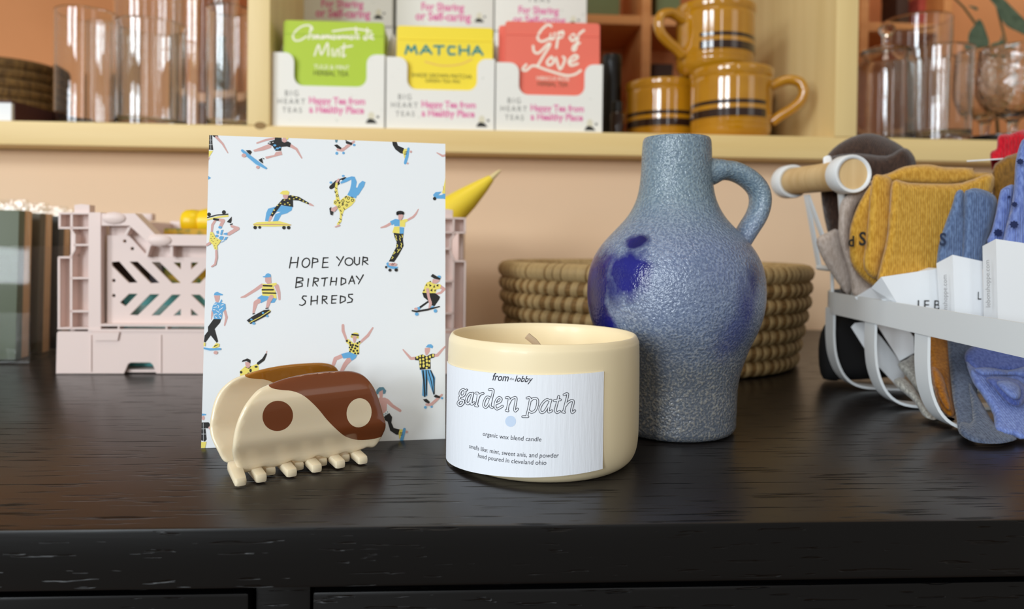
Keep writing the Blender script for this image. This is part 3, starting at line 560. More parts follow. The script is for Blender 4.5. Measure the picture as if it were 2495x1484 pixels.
YYc = [p for p in YY if inside(p[0], p[1], CLP)]
def mp_front(s, z, w): return CO+ce*s+UP*(z-min(0, zmin)+.0004)+cnn*(dprof(z)+w)
SH = .0005
def mp_back(s, z, w): return CO+ce*(s-.0010)+UP*(z-min(0, zmin)+.0004)+cnn*(-.0205-dprof(z)*1.1+w)
v, f, mi = inflate_geo(CLP, .0026, mp_front, .0013, .0016, cons=[(YYc, False), (C1, True), (C2, True)], matfn=clipmat)
obj('front_jaw', v, f, [M_cream, M_brown], K, mi=mi, label='front half with a wavy cream and brown inlay and two dots', angle=60)
v, f, mi = inflate_geo(CLP, .0026, mp_back, .0013, .0022, cons=[(YYc, False)], matfn=lambda s, z: 1 if inside(s, z, BRN) else 0)
obj('back_jaw', v, f, [M_cream, M_amber], K, mi=mi, angle=60)
def tooth(s_, d0, d1, z0=.0004, ww=.0050, hh=.0033):
    v, f = box_geo(-ww/2, ww/2, 0, d1-d0, 0, hh, .0012)
    for p in v:
        k = 1-.25*max(0, (p.y/(d1-d0)-.6)/.4); rise = .004*max(0, 1-p.y/.006)
        p.x *= k; q = CO+ce*(s_+p.x)+UP*(z0+p.z+rise)+cnn*(d0+p.y); p.x, p.y, p.z = q
    obj('tooth', v, f, M_cream, K, angle=50)
for x, y, d0 in [(586, 1161, -.0045), (636, 1168, -.020), (710, 1148, -.020), (771, 1136, -.020), (828, 1126, -.020), (883, 1118, -.020)]:
    tooth(clip_sz(x, y, .004)[0], d0, .0052)
for x, y in [(672, 1150), (742, 1138), (800, 1128), (856, 1118)]:
    tooth(clip_sz(x, y, .004)[0], -.026, -.001)
HZ = max(p[1] for p in CLP)-min(0, zmin)-.0085
sp = []
for i in range(120):
    a = i*2*math.pi/14; sp.append(CO+ce*(-.006+.014*i/119)+UP*(HZ+.0034*math.sin(a))+cnn*(-.0100+.0034*math.cos(a)))
tube('spring', sp, .0007, mat('steel', (210, 205, 200), .25, metal=1), K, n=6)
tube('hinge_pin', [CO+ce*(-.010)+UP*HZ+cnn*(-.01), CO+ce*.012+UP*HZ+cnn*(-.01)], .0022, mat('clear_pink', (236, 205, 190), .15, trans=.6), K, n=14)
for q in (-.0095, .0105):
    for sgn in (1, -1): tube('hinge_lug', [CO+ce*q+UP*HZ+cnn*(-.010), CO+ce*q+UP*(HZ-.001)+cnn*(-.010+sgn*.0112)], [.0030, .0026], M_amber if sgn < 0 else M_brown, K, n=12, flat=.0012, up=UP)

# ------------------------------------------------------------------ candle
rC = .0384; cb = ground(1320, 1187); dirc = Vector((cb.x, cb.y, 0)).normalized(); CC0 = Vector((cb.x, cb.y, 0))+dirc*(rC-.0012)
zr = at(1320, 843, CC0.y-rC+.0015).z; HC = zr+.0004
A = thing('jar_candle', 'cream ceramic jar candle with a white paper label, in front of the jug', 'candle', CC0)
M_vessel = mat('cream_ceramic', (243, 226, 187), .38, bump=('noise', 120, .04, .0005, (1, 1, 1)), coat=.08)
M_in = mat('cream_glaze', (250, 226, 172), .30)
pr = smooth_prof([(0, .0015), (.0275, .0012), (.0315, 0), (.0345, .0012), (.0369, .0042), (.0381, .0095), (rC, .02), (rC, .035), (rC-.0002, HC-.0042), (rC-.0006, HC-.0018), (rC-.0013, HC-.0004), (rC-.0020, HC), (rC-.0027, HC-.0006), (rC-.0033, HC-.0028), (rC-.0037, HC-.012), (rC-.0038, .020), (0, .020)], 4)
lathe('vessel', pr, CC0, M_vessel, A, n=96, angle=80)
zw = HC-.0165
lathe('wax', [(0, .0205), (rC-.0042, .0205), (rC-.0042, zw+.0006), (rC-.006, zw), (.006, zw-.0002), (0, zw)], CC0, mat('candle_wax', (248, 232, 196), .45, sss=.3), A, n=64)
wk = at(1284, 818, CC0.y); tube('wick', [CC0+Vector((.003, 0, zw-.002)), CC0+Vector((.0028, 0, zw+.005)), Vector((wk.x+.0028, CC0.y, wk.z-.0022)), Vector((wk.x, CC0.y, wk.z))], .0011, mat('cotton_wick', (200, 178, 150), .9), A, n=8, flat=.0016)
def cyl_hit(x, y):
    d = ray(x, y); ox = -CC0.x; oy = -CC0.y; a = d.x**2+d.y**2; b = ox*d.x+oy*d.y; c = ox*ox+oy*oy-rC**2
    t = (-b-math.sqrt(max(0, b*b-a*c)))/a; p = CAM+d*t; return (math.atan2(p.x-CC0.x, -(p.y-CC0.y)), p.z)
def cyl_pt(a, z, w): return Vector((CC0.x+(rC+w)*math.sin(a), CC0.y-(rC+w)*math.cos(a), z))
LC = [cyl_hit(*p) for p in ((1091, 880), (1470, 905), (1467, 1142), (1086, 1114))]
V = []; Fc = []; n1, n2 = 60, 8
for w in (.00035, .00002):
    for j in range(n2+1):
        for i in range(n1+1):
            s, t = i/n1, j/n2; a = [(LC[0][q]*(1-s)+LC[1][q]*s)*(1-t)+(LC[3][q]*(1-s)+LC[2][q]*s)*t for q in (0, 1)]; V.append(cyl_pt(a[0], a[1], w))
M1 = (n1+1)*(n2+1)
for j in range(n2):
    for i in range(n1):
        q = (j*(n1+1)+i, j*(n1+1)+i+1, (j+1)*(n1+1)+i+1, (j+1)*(n1+1)+i); Fc.append(q); Fc.append(tuple(M1+k for k in reversed(q)))
for i in range(n1): Fc += [(i, i+1, M1+i+1, M1+i), tuple(n2*(n1+1)+k for k in (i, i+1, M1+i+1, M1+i))]
for j in range(n2): Fc += [tuple(j*(n1+1)+k for k in (0, n1+1, M1+n1+1, M1)), tuple(j*(n1+1)+n1+k for k in (0, n1+1, M1+n1+1, M1))]
M_label = mat('label_paper', (234, 238, 245), .75, bump=('noise', 1, .35, .0004, (900, 900, 90)))
lab = obj('label', V, Fc, M_label, A, label='white textured paper label')
def on_cyl(V2, Fc, w, mb, mi=0): mb.add([cyl_pt(*cyl_hit(*p), w) for p in V2], Fc, mi)
def flipout(o, c):
    bm = bmesh.new(); bm.from_mesh(o.data); bm.normal_update()
    for q in bm.faces:
        m = q.calc_center_median()-c
        if q.normal.x*m.x+q.normal.y*m.y < 0: q.normal_flip()
    bm.to_mesh(o.data); bm.free()
M_lab_ink = mat('label_ink', (46, 48, 58), .7)
mb = MB()
CG = (1060, 760, 3.298)
def el(cx, cy, rx, ry, sl=0, a0=0, a1=360, n=14): return [(cx+rx*math.cos(t)-sl*math.sin(t), cy+ry*math.sin(t)) for t in [math.radians(a0+(a1-a0)*i/n) for i in range(n+1)]]
GP = [el(228, 650, 20, 27, 5), [(246, 632), (262, 626)], smooth_prof([(218, 676), (202, 690), (212, 705), (235, 712), (236, 730), (214, 752), (194, 742), (196, 722), (214, 710)], 3),
    smooth_prof([(306, 660), (286, 655), (264, 685), (256, 722), (272, 738), (292, 714), (306, 668)], 3), smooth_prof([(310, 652), (297, 715), (300, 742), (320, 728)], 3),
    smooth_prof([(333, 652), (352, 655), (348, 700), (339, 752)], 3), smooth_prof([(350, 700), (366, 664), (392, 654)], 3), [(330, 752), (348, 755)],
    smooth_prof([(448, 690), (422, 682), (402, 715), (396, 752), (414, 766), (436, 740), (450, 700)], 3), smooth_prof([(440, 624), (472, 628), (458, 700), (448, 755), (466, 766)], 3),
    smooth_prof([(490, 738), (526, 722), (536, 698), (518, 686), (496, 710), (486, 755), (502, 780), (545, 756)], 3),
    smooth_prof([(574, 688), (598, 690), (594, 730), (582, 792)], 3), smooth_prof([(594, 742), (616, 700), (648, 686), (654, 706), (642, 775), (648, 796), (666, 778)], 3), [(574, 790), (590, 794)],
    smooth_prof([(740, 690), (766, 692), (756, 760), (738, 838)], 3), [(706, 840), (748, 840)], smooth_prof([(764, 716), (792, 694), (822, 700), (824, 740), (806, 790), (776, 806), (754, 792)], 3),
    smooth_prof([(926, 716), (898, 702), (862, 734), (842, 778), (852, 806), (880, 798), (914, 740), (926, 716)], 3), smooth_prof([(930, 706), (912, 775), (914, 804), (938, 792)], 3),
    smooth_prof([(992, 676), (978, 735), (966, 788), (978, 808), (1000, 796)], 3), [(956, 712), (1006, 704)],
    smooth_prof([(1034, 664), (1064, 658), (1048, 730), (1030, 804)], 3), smooth_prof([(1046, 752), (1070, 722), (1102, 710), (1108, 730), (1094, 786), (1100, 808), (1120, 792)], 3), [(1022, 802), (1038, 806)]]
for wd, w, mi in ((21, .00040, 0), (10.5, .00044, 1)):
    V2, Fc = strokes2d([(l, wd) for l in GP], 8); on_cyl([px(CG, p) for p in V2], Fc, w, mb, mi)
o = mb.obj('lettering', [M_lab_ink, M_label], lab, smooth=False, fix=False, label='outlined italic words garden path'); flipout(o, CC0)
def lab_text(s, a, b, hs=1.0, **kw):
    V2, Fc = text2d(s, **kw); A0 = cyl_hit(*a); B0 = cyl_hit(*b); wlen = math.hypot((B0[0]-A0[0])*rC, B0[1]-A0[1]); ux = ((B0[0]-A0[0])*rC/wlen, (B0[1]-A0[1])/wlen)
    m = MB(); m.add([cyl_pt(A0[0]+(v[0]*wlen*ux[0]-v[1]*wlen*hs*ux[1])/rC, A0[1]+v[0]*wlen*ux[1]+v[1]*wlen*hs*ux[0], .0004) for v in V2], Fc)
    o = m.obj('lettering', M_lab_ink, lab, smooth=False, fix=False); flipout(o, CC0)
lab_text('from', (1201, 926), (1241, 929), 1.15, shear=.35, fat=.012)
lab_text('the', (1243, 925), (1253, 926), 1.0, shear=.35)
lab_text('lobby', (1255, 929), (1299, 931), 1.1, shear=.35, fat=.012)
lab_text('organic wax blend candle', (1178, 1061), (1319, 1075), 1.05, shear=.12)
lab_text('smells like: mint, sweet anis, and powder', (1145, 1091), (1361, 1114), 1.08, shear=.12)
lab_text('hand poured in cleveland ohio', (1166, 1114), (1331, 1132), 1.08, shear=.12)
mb = MB(); on_cyl([(1245+13*math.cos(i*.3142), 1026+13.5*math.sin(i*.3142)) for i in range(20)], [tuple(range(20))], .0004, mb)
o = mb.obj('dot', mat('pale_blue_ink', (196, 213, 236), .7), lab, smooth=False, fix=False, label='pale blue printed dot'); flipout(o, CC0)

# ------------------------------------------------------------------ stoneware jug
JY = .342; JA = at(1644, 700, JY); JX = JA.x
J = thing('stoneware_jug', 'grey-blue salt-glazed stoneware jug with one handle and cobalt splotches', 'jug', (JX, JY, 0))
KJ = (1380, 350, 1/.5053)
sil = [(1083, 120), (1080, 140), (1068, 150), (1050, 151), (1030, 152), (1000, 152.5), (970, 154), (940, 160), (910, 169), (880, 180), (850, 194), (820, 206), (790, 213.5), (760, 216.5), (730, 216), (705, 213), (680, 206), (655, 194), (630, 176), (605, 153), (585, 134), (570, 121), (550, 108), (525, 97), (500, 91), (470, 87.5), (440, 86), (410, 85), (392, 84), (382, 82.5), (376, 79)]
pr = [(0, .0008), (.020, .0006)]
for y, r in sil:
    z = at(1644, y, JY).z; pr.append((r/F*JY/1.005, z))
dz = pr[2][1]; pr = pr[:2]+[(r, max(0, z-dz)) for r, z in pr[2:]]
zt = pr[-1][1]; pr = smooth_prof(pr, 3)+[(pr[-1][0]-.0012, zt+.0001), (pr[-1][0]-.0026, zt-.0009), (pr[-1][0]-.0032, zt-.006), (pr[-1][0]-.003, zt-.03), (0, zt-.034)]
JPR = pr
def jr(z):
    b = 0
    for (r0, z0), (r1, z1) in zip(JPR, JPR[1:]):
        if min(z0, z1) <= z <= max(z0, z1) and z1 != z0: b = max(b, r0+(r1-r0)*(z-z0)/(z1-z0))
    return b
def jhit(x, y):
    d = ray(x, y); t = (JY-.05)/d.y
    for i in range(400):
        p = CAM+d*t
        if math.hypot(p.x-JX, p.y-JY) <= jr(p.z): return p
        t += .0002
    return at(x, y, JY)
def jug_mat():
    m = bpy.data.materials.new('salt_glaze'); m.use_nodes = True; nt = m.node_tree; N = nt.nodes; L = nt.links; b = N['Principled BSDF']
    tc = N.new('ShaderNodeTexCoord'); O = tc.outputs['Object']
    def noise(sc, det=2, vec=O):
        n = N.new('ShaderNodeTexNoise'); n.inputs['Scale'].default_value = sc; n.inputs['Detail'].default_value = det; L.new(vec, n.inputs['Vector']); return n
    def ramp(s, els):
        r = N.new('ShaderNodeValToRGB'); e = r.color_ramp.elements
        while len(e) < len(els): e.new(.5)
        for q, (p, c) in zip(e, els): q.position = p; q.color = c
        L.new(s, r.inputs[0]); return r.outputs[0]
    def mix(fac, a, c):
        x = N.new('ShaderNodeMixRGB')
        for s, k in ((fac, 0), (a, 1), (c, 2)):
            if hasattr(s, 'links') or isinstance(s, bpy.types.NodeSocket): L.new(s, x.inputs[k])
            else: x.inputs[k].default_value = s
        return x.outputs[0]
    peel = noise(900, 1.2).outputs[0]; fine = noise(1500, 2).outputs[0]
    mot = ramp(peel, [(.40, lin((104, 119, 148))), (.66, lin((138, 152, 176)))])
    low = ramp(peel, [(.46, lin((100, 108, 120))), (.70, lin((156, 155, 150)))])
    sep = N.new('ShaderNodeSeparateXYZ'); L.new(O, sep.inputs[0])
    hz = N.new('ShaderNodeMath'); hz.operation = 'MULTIPLY_ADD'; L.new(noise(60).outputs[0], hz.inputs[0]); hz.inputs[1].default_value = .03; L.new(sep.outputs['Z'], hz.inputs[2])
    colr = mix(ramp(hz.outputs[0], [(.045, (0, 0, 0, 1)), (.075, (1, 1, 1, 1))]), low, mot)
    neck = ramp(peel, [(.38, lin((104, 124, 140))), (.66, lin((134, 152, 162)))])
    colr = mix(ramp(sep.outputs['Z'], [(.088, (0, 0, 0, 1)), (.108, (1, 1, 1, 1))]), colr, neck)
    mot2 = ramp(noise(40, 3).outputs[0], [(.35, (0, 0, 0, 1)), (.7, (1, 1, 1, 1))])
    wob = noise(170, 3)
    tot = None
    for pxs, pys, rad, (sx, sz), amt in [(1528, 664, .0085, (1, 1.0), 1), (1552, 588, .0038, (.8, 1.3), 1), (1530, 622, .0030, (1, 1), .8), (1478, 640, .006, (1, 1), .9), (1450, 730, .0105, (1.1, .55), 1), (1472, 790, .0075, (1.2, .6), 1), (1458, 850, .008, (1.2, .6), 1), (1438, 690, .009, (1, .7), 1), (1490, 700, .006, (1, .6), .9), (1800, 800, .010, (1, 1), .55), (1820, 740, .008, (1, .7), .75), (1838, 690, .006, (1, .7), .9), (1780, 830, .009, (1, 1), .45), (1830, 860, .008, (1, .8), .5), (1750, 690, .02, (1, 1), .18)]:
        p = jhit(pxs, pys)
        vs = N.new('ShaderNodeVectorMath'); vs.operation = 'SUBTRACT'; L.new(O, vs.inputs[0]); vs.inputs[1].default_value = p
        vm = N.new('ShaderNodeVectorMath'); vm.operation = 'MULTIPLY'; L.new(vs.outputs[0], vm.inputs[0]); vm.inputs[1].default_value = (sx/rad/(1.3 if amt == 1 else 1.1), sx/rad/(1.3 if amt == 1 else 1.1), sz/rad/(1.3 if amt == 1 else 1.1))
        ln = N.new('ShaderNodeVectorMath'); ln.operation = 'LENGTH'; L.new(vm.outputs[0], ln.inputs[0])
        ad = N.new('ShaderNodeMath'); ad.operation = 'MULTIPLY_ADD'; L.new(wob.outputs[0], ad.inputs[0]); ad.inputs[1].default_value = .9; L.new(ln.outputs['Value'], ad.inputs[2])
        k = ramp(ad.outputs[0], [(.0, (amt, amt, amt, 1)), (1, (amt, amt, amt, 1))])
        sb = N.new('ShaderNodeMapRange'); sb.inputs[1].default_value = 1.65 if amt == 1 else 1.8; sb.inputs[2].default_value = 1.15 if amt == 1 else .7; sb.inputs[3].default_value = 0; sb.inputs[4].default_value = amt; L.new(ad.outputs[0], sb.inputs[0])
        if tot is None: tot = sb.outputs[0]
        else:
            mxn = N.new('ShaderNodeMath'); mxn.operation = 'MAXIMUM'; L.new(tot, mxn.inputs[0]); L.new(sb.outputs[0], mxn.inputs[1]); tot = mxn.outputs[0]
    cob = mix(mot2, lin((10, 10, 62)), lin((26, 30, 122)))
    L.new(mix(tot, colr, cob), b.inputs['Base Color'])
    b.inputs['Roughness'].default_value = .20; b.inputs['Specular IOR Level'].default_value = .6
    bp = N.new('ShaderNodeBump'); bp.inputs['Strength'].default_value = .9; bp.inputs['Distance'].default_value = .0007; L.new(peel, bp.inputs['Height'])
    ms = N.new('ShaderNodeMath'); ms.operation = 'MULTIPLY_ADD'; L.new(tot, ms.inputs[0]); ms.inputs[1].default_value = -.6; ms.inputs[2].default_value = .9; L.new(ms.outputs[0], bp.inputs['Strength'])
    bp2 = N.new('ShaderNodeBump'); bp2.inputs['Strength'].default_value = .15; bp2.inputs['Distance'].default_value = .0006
    mp = N.new('ShaderNodeMapping'); mp.inputs['Scale'].default_value = (10, 10, 700); L.new(O, mp.inputs[0]); L.new(noise(1, 2, mp.outputs[0]).outputs[0], bp2.inputs['Height']); L.new(bp2.outputs[0], bp.inputs['Normal']); L.new(bp.outputs[0], b.inputs['Normal'])
    return m
M_jug = jug_mat()
v, f = lathe_geo(JPR, (JX, JY, 0), 96)
lathe('body', JPR, (JX, JY, 0), M_jug, J, n=96, angle=80)
hp = smooth_prof([at(*px(KJ, p), JY) for p in [(650, 138), (700, 134), (750, 128), (815, 136), (880, 172), (925, 225), (934, 285), (915, 350), (875, 415), (838, 478), (815, 530), (795, 560)]], 4)
nh = len(hp); rr = []; fl = []
for i in range(nh):
    t = i/(nh-1); rr.append((.0082*(1-t/.2)+.0047*(t/.2)) if t < .2 else (.0047 if t < .7 else .0047-.0006*(t-.7)/.3)); fl.append(.0085 if t < .2 else .0078)
tube('handle', hp, rr, M_jug, J, n=20, flat=fl, up=(0, 1, 0)) if False else tube('handle', hp, fl, M_jug, J, n=20, flat=rr, up=(0, 1, 0))

# ------------------------------------------------------------------ coiled straw basket
BC = Vector((.1405, .569, 0)); NB = 7; PIT = .0102; RB0 = .1030
def brad(z): return RB0+.0095*min(1, z/.05)
B = thing('coiled_basket', 'shallow round coiled straw basket behind the blue-grey jug', 'basket', BC)
M_straw = mat('straw', (160, 122, 70), .7, var=(1, (118, 88, 48), (60, 60, 700), .3, .7), bump=('noise', 1, .5, .0006, (40, 40, 900)))
M_bind = mat('binding_leaf', (204, 176, 126), .6, var=(70, (168, 138, 90), (1, 1, 1), .3, .65), bump=('noise', 900, .2, .0003, (1, 1, 1)))
coilz = [.0062+i*PIT for i in range(NB)]
def ring(r, z, rt, n=72, k=12):
    return tube_geo([(BC.x+r*math.cos(2*math.pi*i/n), BC.y+r*math.sin(2*math.pi*i/n), z) for i in range(n)], rt, k, closed=True, up=(0, 0, 1))
for i, z in enumerate(coilz):
    v, f = ring(brad(z), z, .0053 if i < NB-1 else .0060); obj('coil', v, f, M_straw, B)
lathe('basket_floor', [(0, .0008), (RB0-.002, .0008), (RB0-.002, .006), (0, .006)], BC, M_straw, B)
def wrap_geo(R, wid, lean):
    V, Fc = [], []
    for i in range(2):
        for j in range(13):
            a = 2*math.pi*j/13
            V.append(Vector((R*math.cos(a), (i-.5)*wid+lean*math.sin(a)*.5, R*math.sin(a))))
    for j in range(13): Fc.append((j, (j+1) % 13, 13+(j+1) % 13, 13+j))
    return V, Fc
def wrap_mesh(nm, R, wid, lean):
    bm = bmesh.new(); V, Fc = [], []
    sec = [(-.5, 0), (-.38, 1), (.38, 1), (.5, 0)]
    for j in range(12):
        a = 2*math.pi*j/12
        for y, h in sec: V.append(((R+.0003*h)*math.cos(a), y*wid+lean*math.sin(a)*.5, (R+.0003*h)*math.sin(a)))
    for j in range(12):
        for k in range(3): Fc.append((j*4+k, ((j+1) % 12)*4+k, ((j+1) % 12)*4+k+1, j*4+k+1))
    me = bpy.data.meshes.new(nm); me.from_pydata(V, [], Fc); me.materials.append(M_bind)
    for p in me.polygons: p.use_smooth = True
    bm.from_mesh(me); bmesh.ops.recalc_face_normals(bm, faces=bm.faces[:]); bm.to_mesh(me); bm.free(); return me
WM = wrap_mesh('binding', .0054, .0053, .0018); WT = wrap_mesh('binding_rim', .0061, .0062, .0012)
back = MB()
for i, z in enumerate(coilz):
    top = i == NB-1; n = 112 if top else 80
    for j in range(n):
        a = 2*math.pi*(j+.5*(i % 2)+.15*random.uniform(-1, 1))/n; r = brad(z)
        Mx = Matrix.Translation((BC.x+r*math.cos(a), BC.y+r*math.sin(a), z)) @ Matrix.Rotation(a, 4, 'Z') @ Matrix.Scale(random.uniform(.85, 1.12), 4, (0, 1, 0))
        front = math.sin(a) < .1 and (math.sin(a) < -.05 or top)
        if front:
            o = link(bpy.data.objects.new('binding', WT if top else WM)); o.parent = B; o.matrix_parent_inverse = Matrix.Translation(-BC); o.matrix_basis = Mx
        else:
            me = WT if top else WM; back.add([Mx @ q.co for q in me.vertices], [tuple(p.vertices) for p in me.polygons])
back.obj('binding_behind', M_bind, B, kind='stuff')

# ------------------------------------------------------------------ pink folding crate
YC = .486; KC = (0, 440, 2.967)
M_pink = mat('pink_plastic', (232, 210, 202), .42, sss=.05)
cl = at(137, 800, YC); cr = at(1137, 800, YC); XM = (cl.x+cr.x)/2
def cpx(p):
    q = at(*px(KC, p), YC); return (q.x-XM, q.z)
cz = cpx((600, 1410))[1]
def cmp_(u, v, w): return Vector((XM+u, YC+w, max(.0002, v-cz)))
def mir(loop): return [(-u, v) for u, v in reversed(loop)]
Q = thing('folding_crate', 'pale pink plastic folding crate with slotted sides, left of the basket', 'crate', (XM, YC+.085, 0))
DEP = .170
def crate_wall(fl, parent):
    """one long wall; fl flips it to the rear"""
    def mp(u, v, w): return cmp_(u, v, w) if not fl else Vector((XM-u, YC+DEP-w, max(.0002, v-cz)))
    def panel(nm, loop, d0, d1, holes=(), par=parent):
        v, f = prism_geo(loop, holes, mp, d0, d1); return obj(nm, v, f, M_pink, par, smooth=False)
    P = lambda pts: [cpx(p) for p in pts]
    left = P([(405, 1405), (412, 1115), (420, 1100)])
    nt = P([(895, 1405), (925, 1335), (945, 1325), (1085, 1325), (1105, 1340), (1130, 1405)])
    base = nt+mir(nt)+[(-left[0][0], left[0][1]), (-left[1][0], left[1][1]), (-left[2][0], left[2][1]), left[2], left[1], left[0]]
    base = [left[0]]+nt+mir(nt)+[(-left[0][0], left[0][1]), (-left[1][0], left[1][1]), (-left[2][0], left[2][1]), left[2], left[1]]
    bp = panel('base_panel', base, .0, .0025)
    for a in (660, 1165):
        q = P([(a-3, 1125), (a+3, 1125), (a+3, 1400 if a > 1000 else 1390), (a-3, 1390)])
        for lp in (q, mir(q)): panel('rib', lp, -.0006, .0001, par=bp)
    tabs = P([(668, 1105), (868, 1105), (855, 1165), (690, 1165)])
    for lp in (tabs, mir(tabs)): panel('clip_tab', lp, -.0012, .001)
    sh = P([(745, 405), (905, 405), (1045, 562), (1890, 562)]); lo = P([(745, 1050), (1890, 1050)])
    outline = [lo[0]]+[(-lo[0][0], lo[0][1])]+[(-sh[0][0], sh[0][1]), (-sh[1][0], sh[1][1]), (-sh[2][0], sh[2][1]), sh[2], sh[1], sh[0]]
    hs = []
    H0 = [[(780, 600), (835, 595), (970, 750), (905, 752), (782, 628)], [(910, 597), (970, 597), (1130, 752), (1065, 755)], [(1070, 600), (1130, 600), (1285, 752), (1220, 755)], [(1230, 603), (1285, 603), (1285, 655)],
          [(840, 895), (905, 832), (970, 832), (880, 925)], [(912, 985), (1060, 835), (1130, 835), (970, 990)], [(1070, 990), (1220, 838), (1285, 838), (1130, 990)], [(1230, 990), (1285, 940), (1285, 990)]]
    for h in H0:
        hs.append(P(h)); hs.append(P([(2644-x, y) for x, y in reversed(h)]))
    H1 = [[(2644-x+0, y) for x, y in reversed(H0[1])]]
    hs += [mir(h) for h in hs]
    for x, y in ((875, 447), (930, 502), (795, 735), (795, 845)):
        c = [(x+14*math.cos(t), y+13*math.sin(t)) for t in [i*math.pi/4 for i in range(8)]]; hs += [P(c), mir(P(c))]
    panel('slotted_panel', outline, .0050, .0068, hs)
    rail = P([(745, 248), (985, 248), (1130, 398), (1890, 398)]); rl = P([(1890, 478), (1105, 478), (945, 336), (745, 336)])
    loop = rl+[rail[0], rail[1], rail[2]]; loop = loop[1:]
    r1 = [rl[3], rl[2], rl[1]]; r1m = mir(r1); up = [rail[2], rail[1], rail[0]]
    panel('top_rail', r1+r1m+mir(up)+up, -.002, .0085)
    panel('rail_backing', P([(745, 330), (945, 330), (1110, 470)])+mir(P([(745, 330), (945, 330), (1110, 470)]))+mir(P([(1045, 568), (905, 410), (745, 410)]))+P([(1045, 568), (905, 410), (745, 410)]), .0078, .0092)
    for q in ([(925, 345), (950, 338), (915, 405), (895, 405)], [(1070, 478), (1090, 478), (1065, 560), (1045, 560)], [(1228, 478), (1250, 478), (1250, 560), (1228, 560)], [(1590, 478), (1612, 478), (1612, 560), (1590, 560)]):
        for lp in (P(q), mir(P(q))): panel('rib', lp, .0, .0082)
    for c in ((835, 282), (1165, 442)):
        for sg in (1, -1):
            cc = cpx(c); V = []; Fc = []
            n = 12
            for i in range(7):
                th_ = math.pi/2*i/6
                for j in range(n): V.append(mp(sg*cc[0]+.0050*1.4*math.cos(th_)*math.cos(j*math.pi/6)*(1.1), cc[1]+.0040*math.cos(th_)*math.sin(j*math.pi/6), -.002-.0016*math.sin(th_)))
            for i in range(6):
                for j in range(n): Fc.append((i*n+j, i*n+(j+1) % n, (i+1)*n+(j+1) % n, (i+1)*n+j))
            obj('rail_boss', V, Fc, M_pink, parent)
    # corner columns
    for sg in (1, -1):
        fx = (lambda lp: lp) if sg == 1 else mir
        col = panel('corner_post', fx(P([(640, 240), (728, 240), (728, 1090), (640, 1090)])), .0, .010)
        panel('column_back', fx(P([(520, 245), (640, 245), (640, 1085), (510, 1085), (510, 570), (530, 555), (530, 380), (520, 350)])), .0075, .010)
        for y, x0, x1 in ((246, 422, 640), (352, 422, 640), (475, 530, 640), (565, 420, 520), (715, 510, 640), (955, 505, 640), (1078, 415, 640)):
            panel('rib', fx(P([(x0, y-7), (x1, y-7), (x1, y+7), (x0, y+7)])), .0, .009)
        for x, y0, y1 in ((430, 246, 352), (425, 565, 1070), (517, 246, 375), (514, 545, 1078)):
            panel('rib', fx(P([(x-8, y0), (x+8, y0), (x+8, y1), (x-8, y1)])), .0, .009)
        panel('rib', fx(P([(510, 375), (525, 370), (545, 400), (545, 510), (522, 550), (508, 545), (532, 505), (532, 405)])), .0, .009)
        panel('column_back', fx(P([(435, 252), (515, 252), (515, 350), (435, 350)])), .007, .009)
        panel('column_back', fx(P([(432, 570), (512, 570), (512, 1072), (428, 1072)])), .007, .009)
        panel('stacking_peg', fx(P([(525, 185), (575, 178), (635, 185), (635, 240), (525, 240)])), .002, .009)
    for q in ([(730, 1045), (1890, 1045), (1890, 1062), (730, 1062)], [(640, 1082), (1890, 1082), (1890, 1100), (640, 1100)]):
        v2 = P(q); panel('ledge', [v2[0], (-v2[0][0], v2[0][1]), (-v2[3][0], v2[3][1]), v2[3]], -.0006, .006)
    for x in (860, 1205, 1500):
        q = P([(x-6, 1060), (x+6, 1060), (x+6, 1085), (x-6, 1085)])
        for lp in (q, mir(q)): panel('rib', lp, -.0005, .006)
fw = tag(bpy.data.objects.new('front_wall', None)); link(fw); fw.parent = Q
fw.matrix_parent_inverse = Matrix.Translation(-Q.location)
crate_wall(False, Q)
bpy.data.objects.remove(fw)
ctop = cpx((700, 245))[1]-cz; half = -cpx((412, 1000))[0]
rw = box('rear_wall', XM-half+.004, XM+half-.004, YC+DEP-.003, YC+DEP, .0005, ctop, M_pink, Q)
for x in (330, 365): pass
pg = at(362, 530, YC+DEP); box('stacking_peg', pg.x-.006, pg.x+.006, YC+DEP-.008, YC+DEP, ctop, ctop+.006, M_pink, Q)
for s_ in (-1, 1):
    xx = XM+s_*(half-.004); box('end_wall', xx-.0016, xx+.0016, YC+.011, YC+DEP-.0035, .0005, ctop-.002, M_pink, Q)
box('crate_floor', XM-half+.006, XM+half-.006, YC+.003, YC+DEP-.0035, .0008, .0025, M_pink, Q, b=0)
# things inside the crate
def crate_item(name, label, cat, x0, x1, ytop, y0, y1, m, lab_m=None, b=.0012):
    a = at(x0, ytop, y0); c = at(x1, ytop, y0)
    t = thing(name, label, cat, ((a.x+c.x)/2, (y0+y1)/2, .0027))
    box('body', a.x, c.x, y0, y1, .0027, a.z, m, t, b=b)
    if lab_m: box('front_sticker', a.x+.003, c.x-.003, y0-.0004, y0, .0027+(a.z-.0027)*.25, .0027+(a.z-.0027)*.8, lab_m, t, b=0)
    return t
crate_item('small_box', 'dark brown box inside the pink crate behind its leftmost slots', 'box', 250, 345, 585, .503, .54, mat('dark_brown_card', (58, 40, 34), .7))
crate_item('small_box', 'teal box inside the pink crate behind its lower slots', 'box', 300, 520, 705, .500, .512, mat('teal_card', (120, 208, 208), .6), mat('teal_sticker', (186, 226, 222), .6))
crate_item('small_box', 'grey and purple box inside the pink crate behind the teal box', 'box', 348, 395, 600, .516, .545, mat('grey_purple', (128, 124, 146), .7, var=(90, (196, 190, 196), (1, 1, 1), .45, .6)))
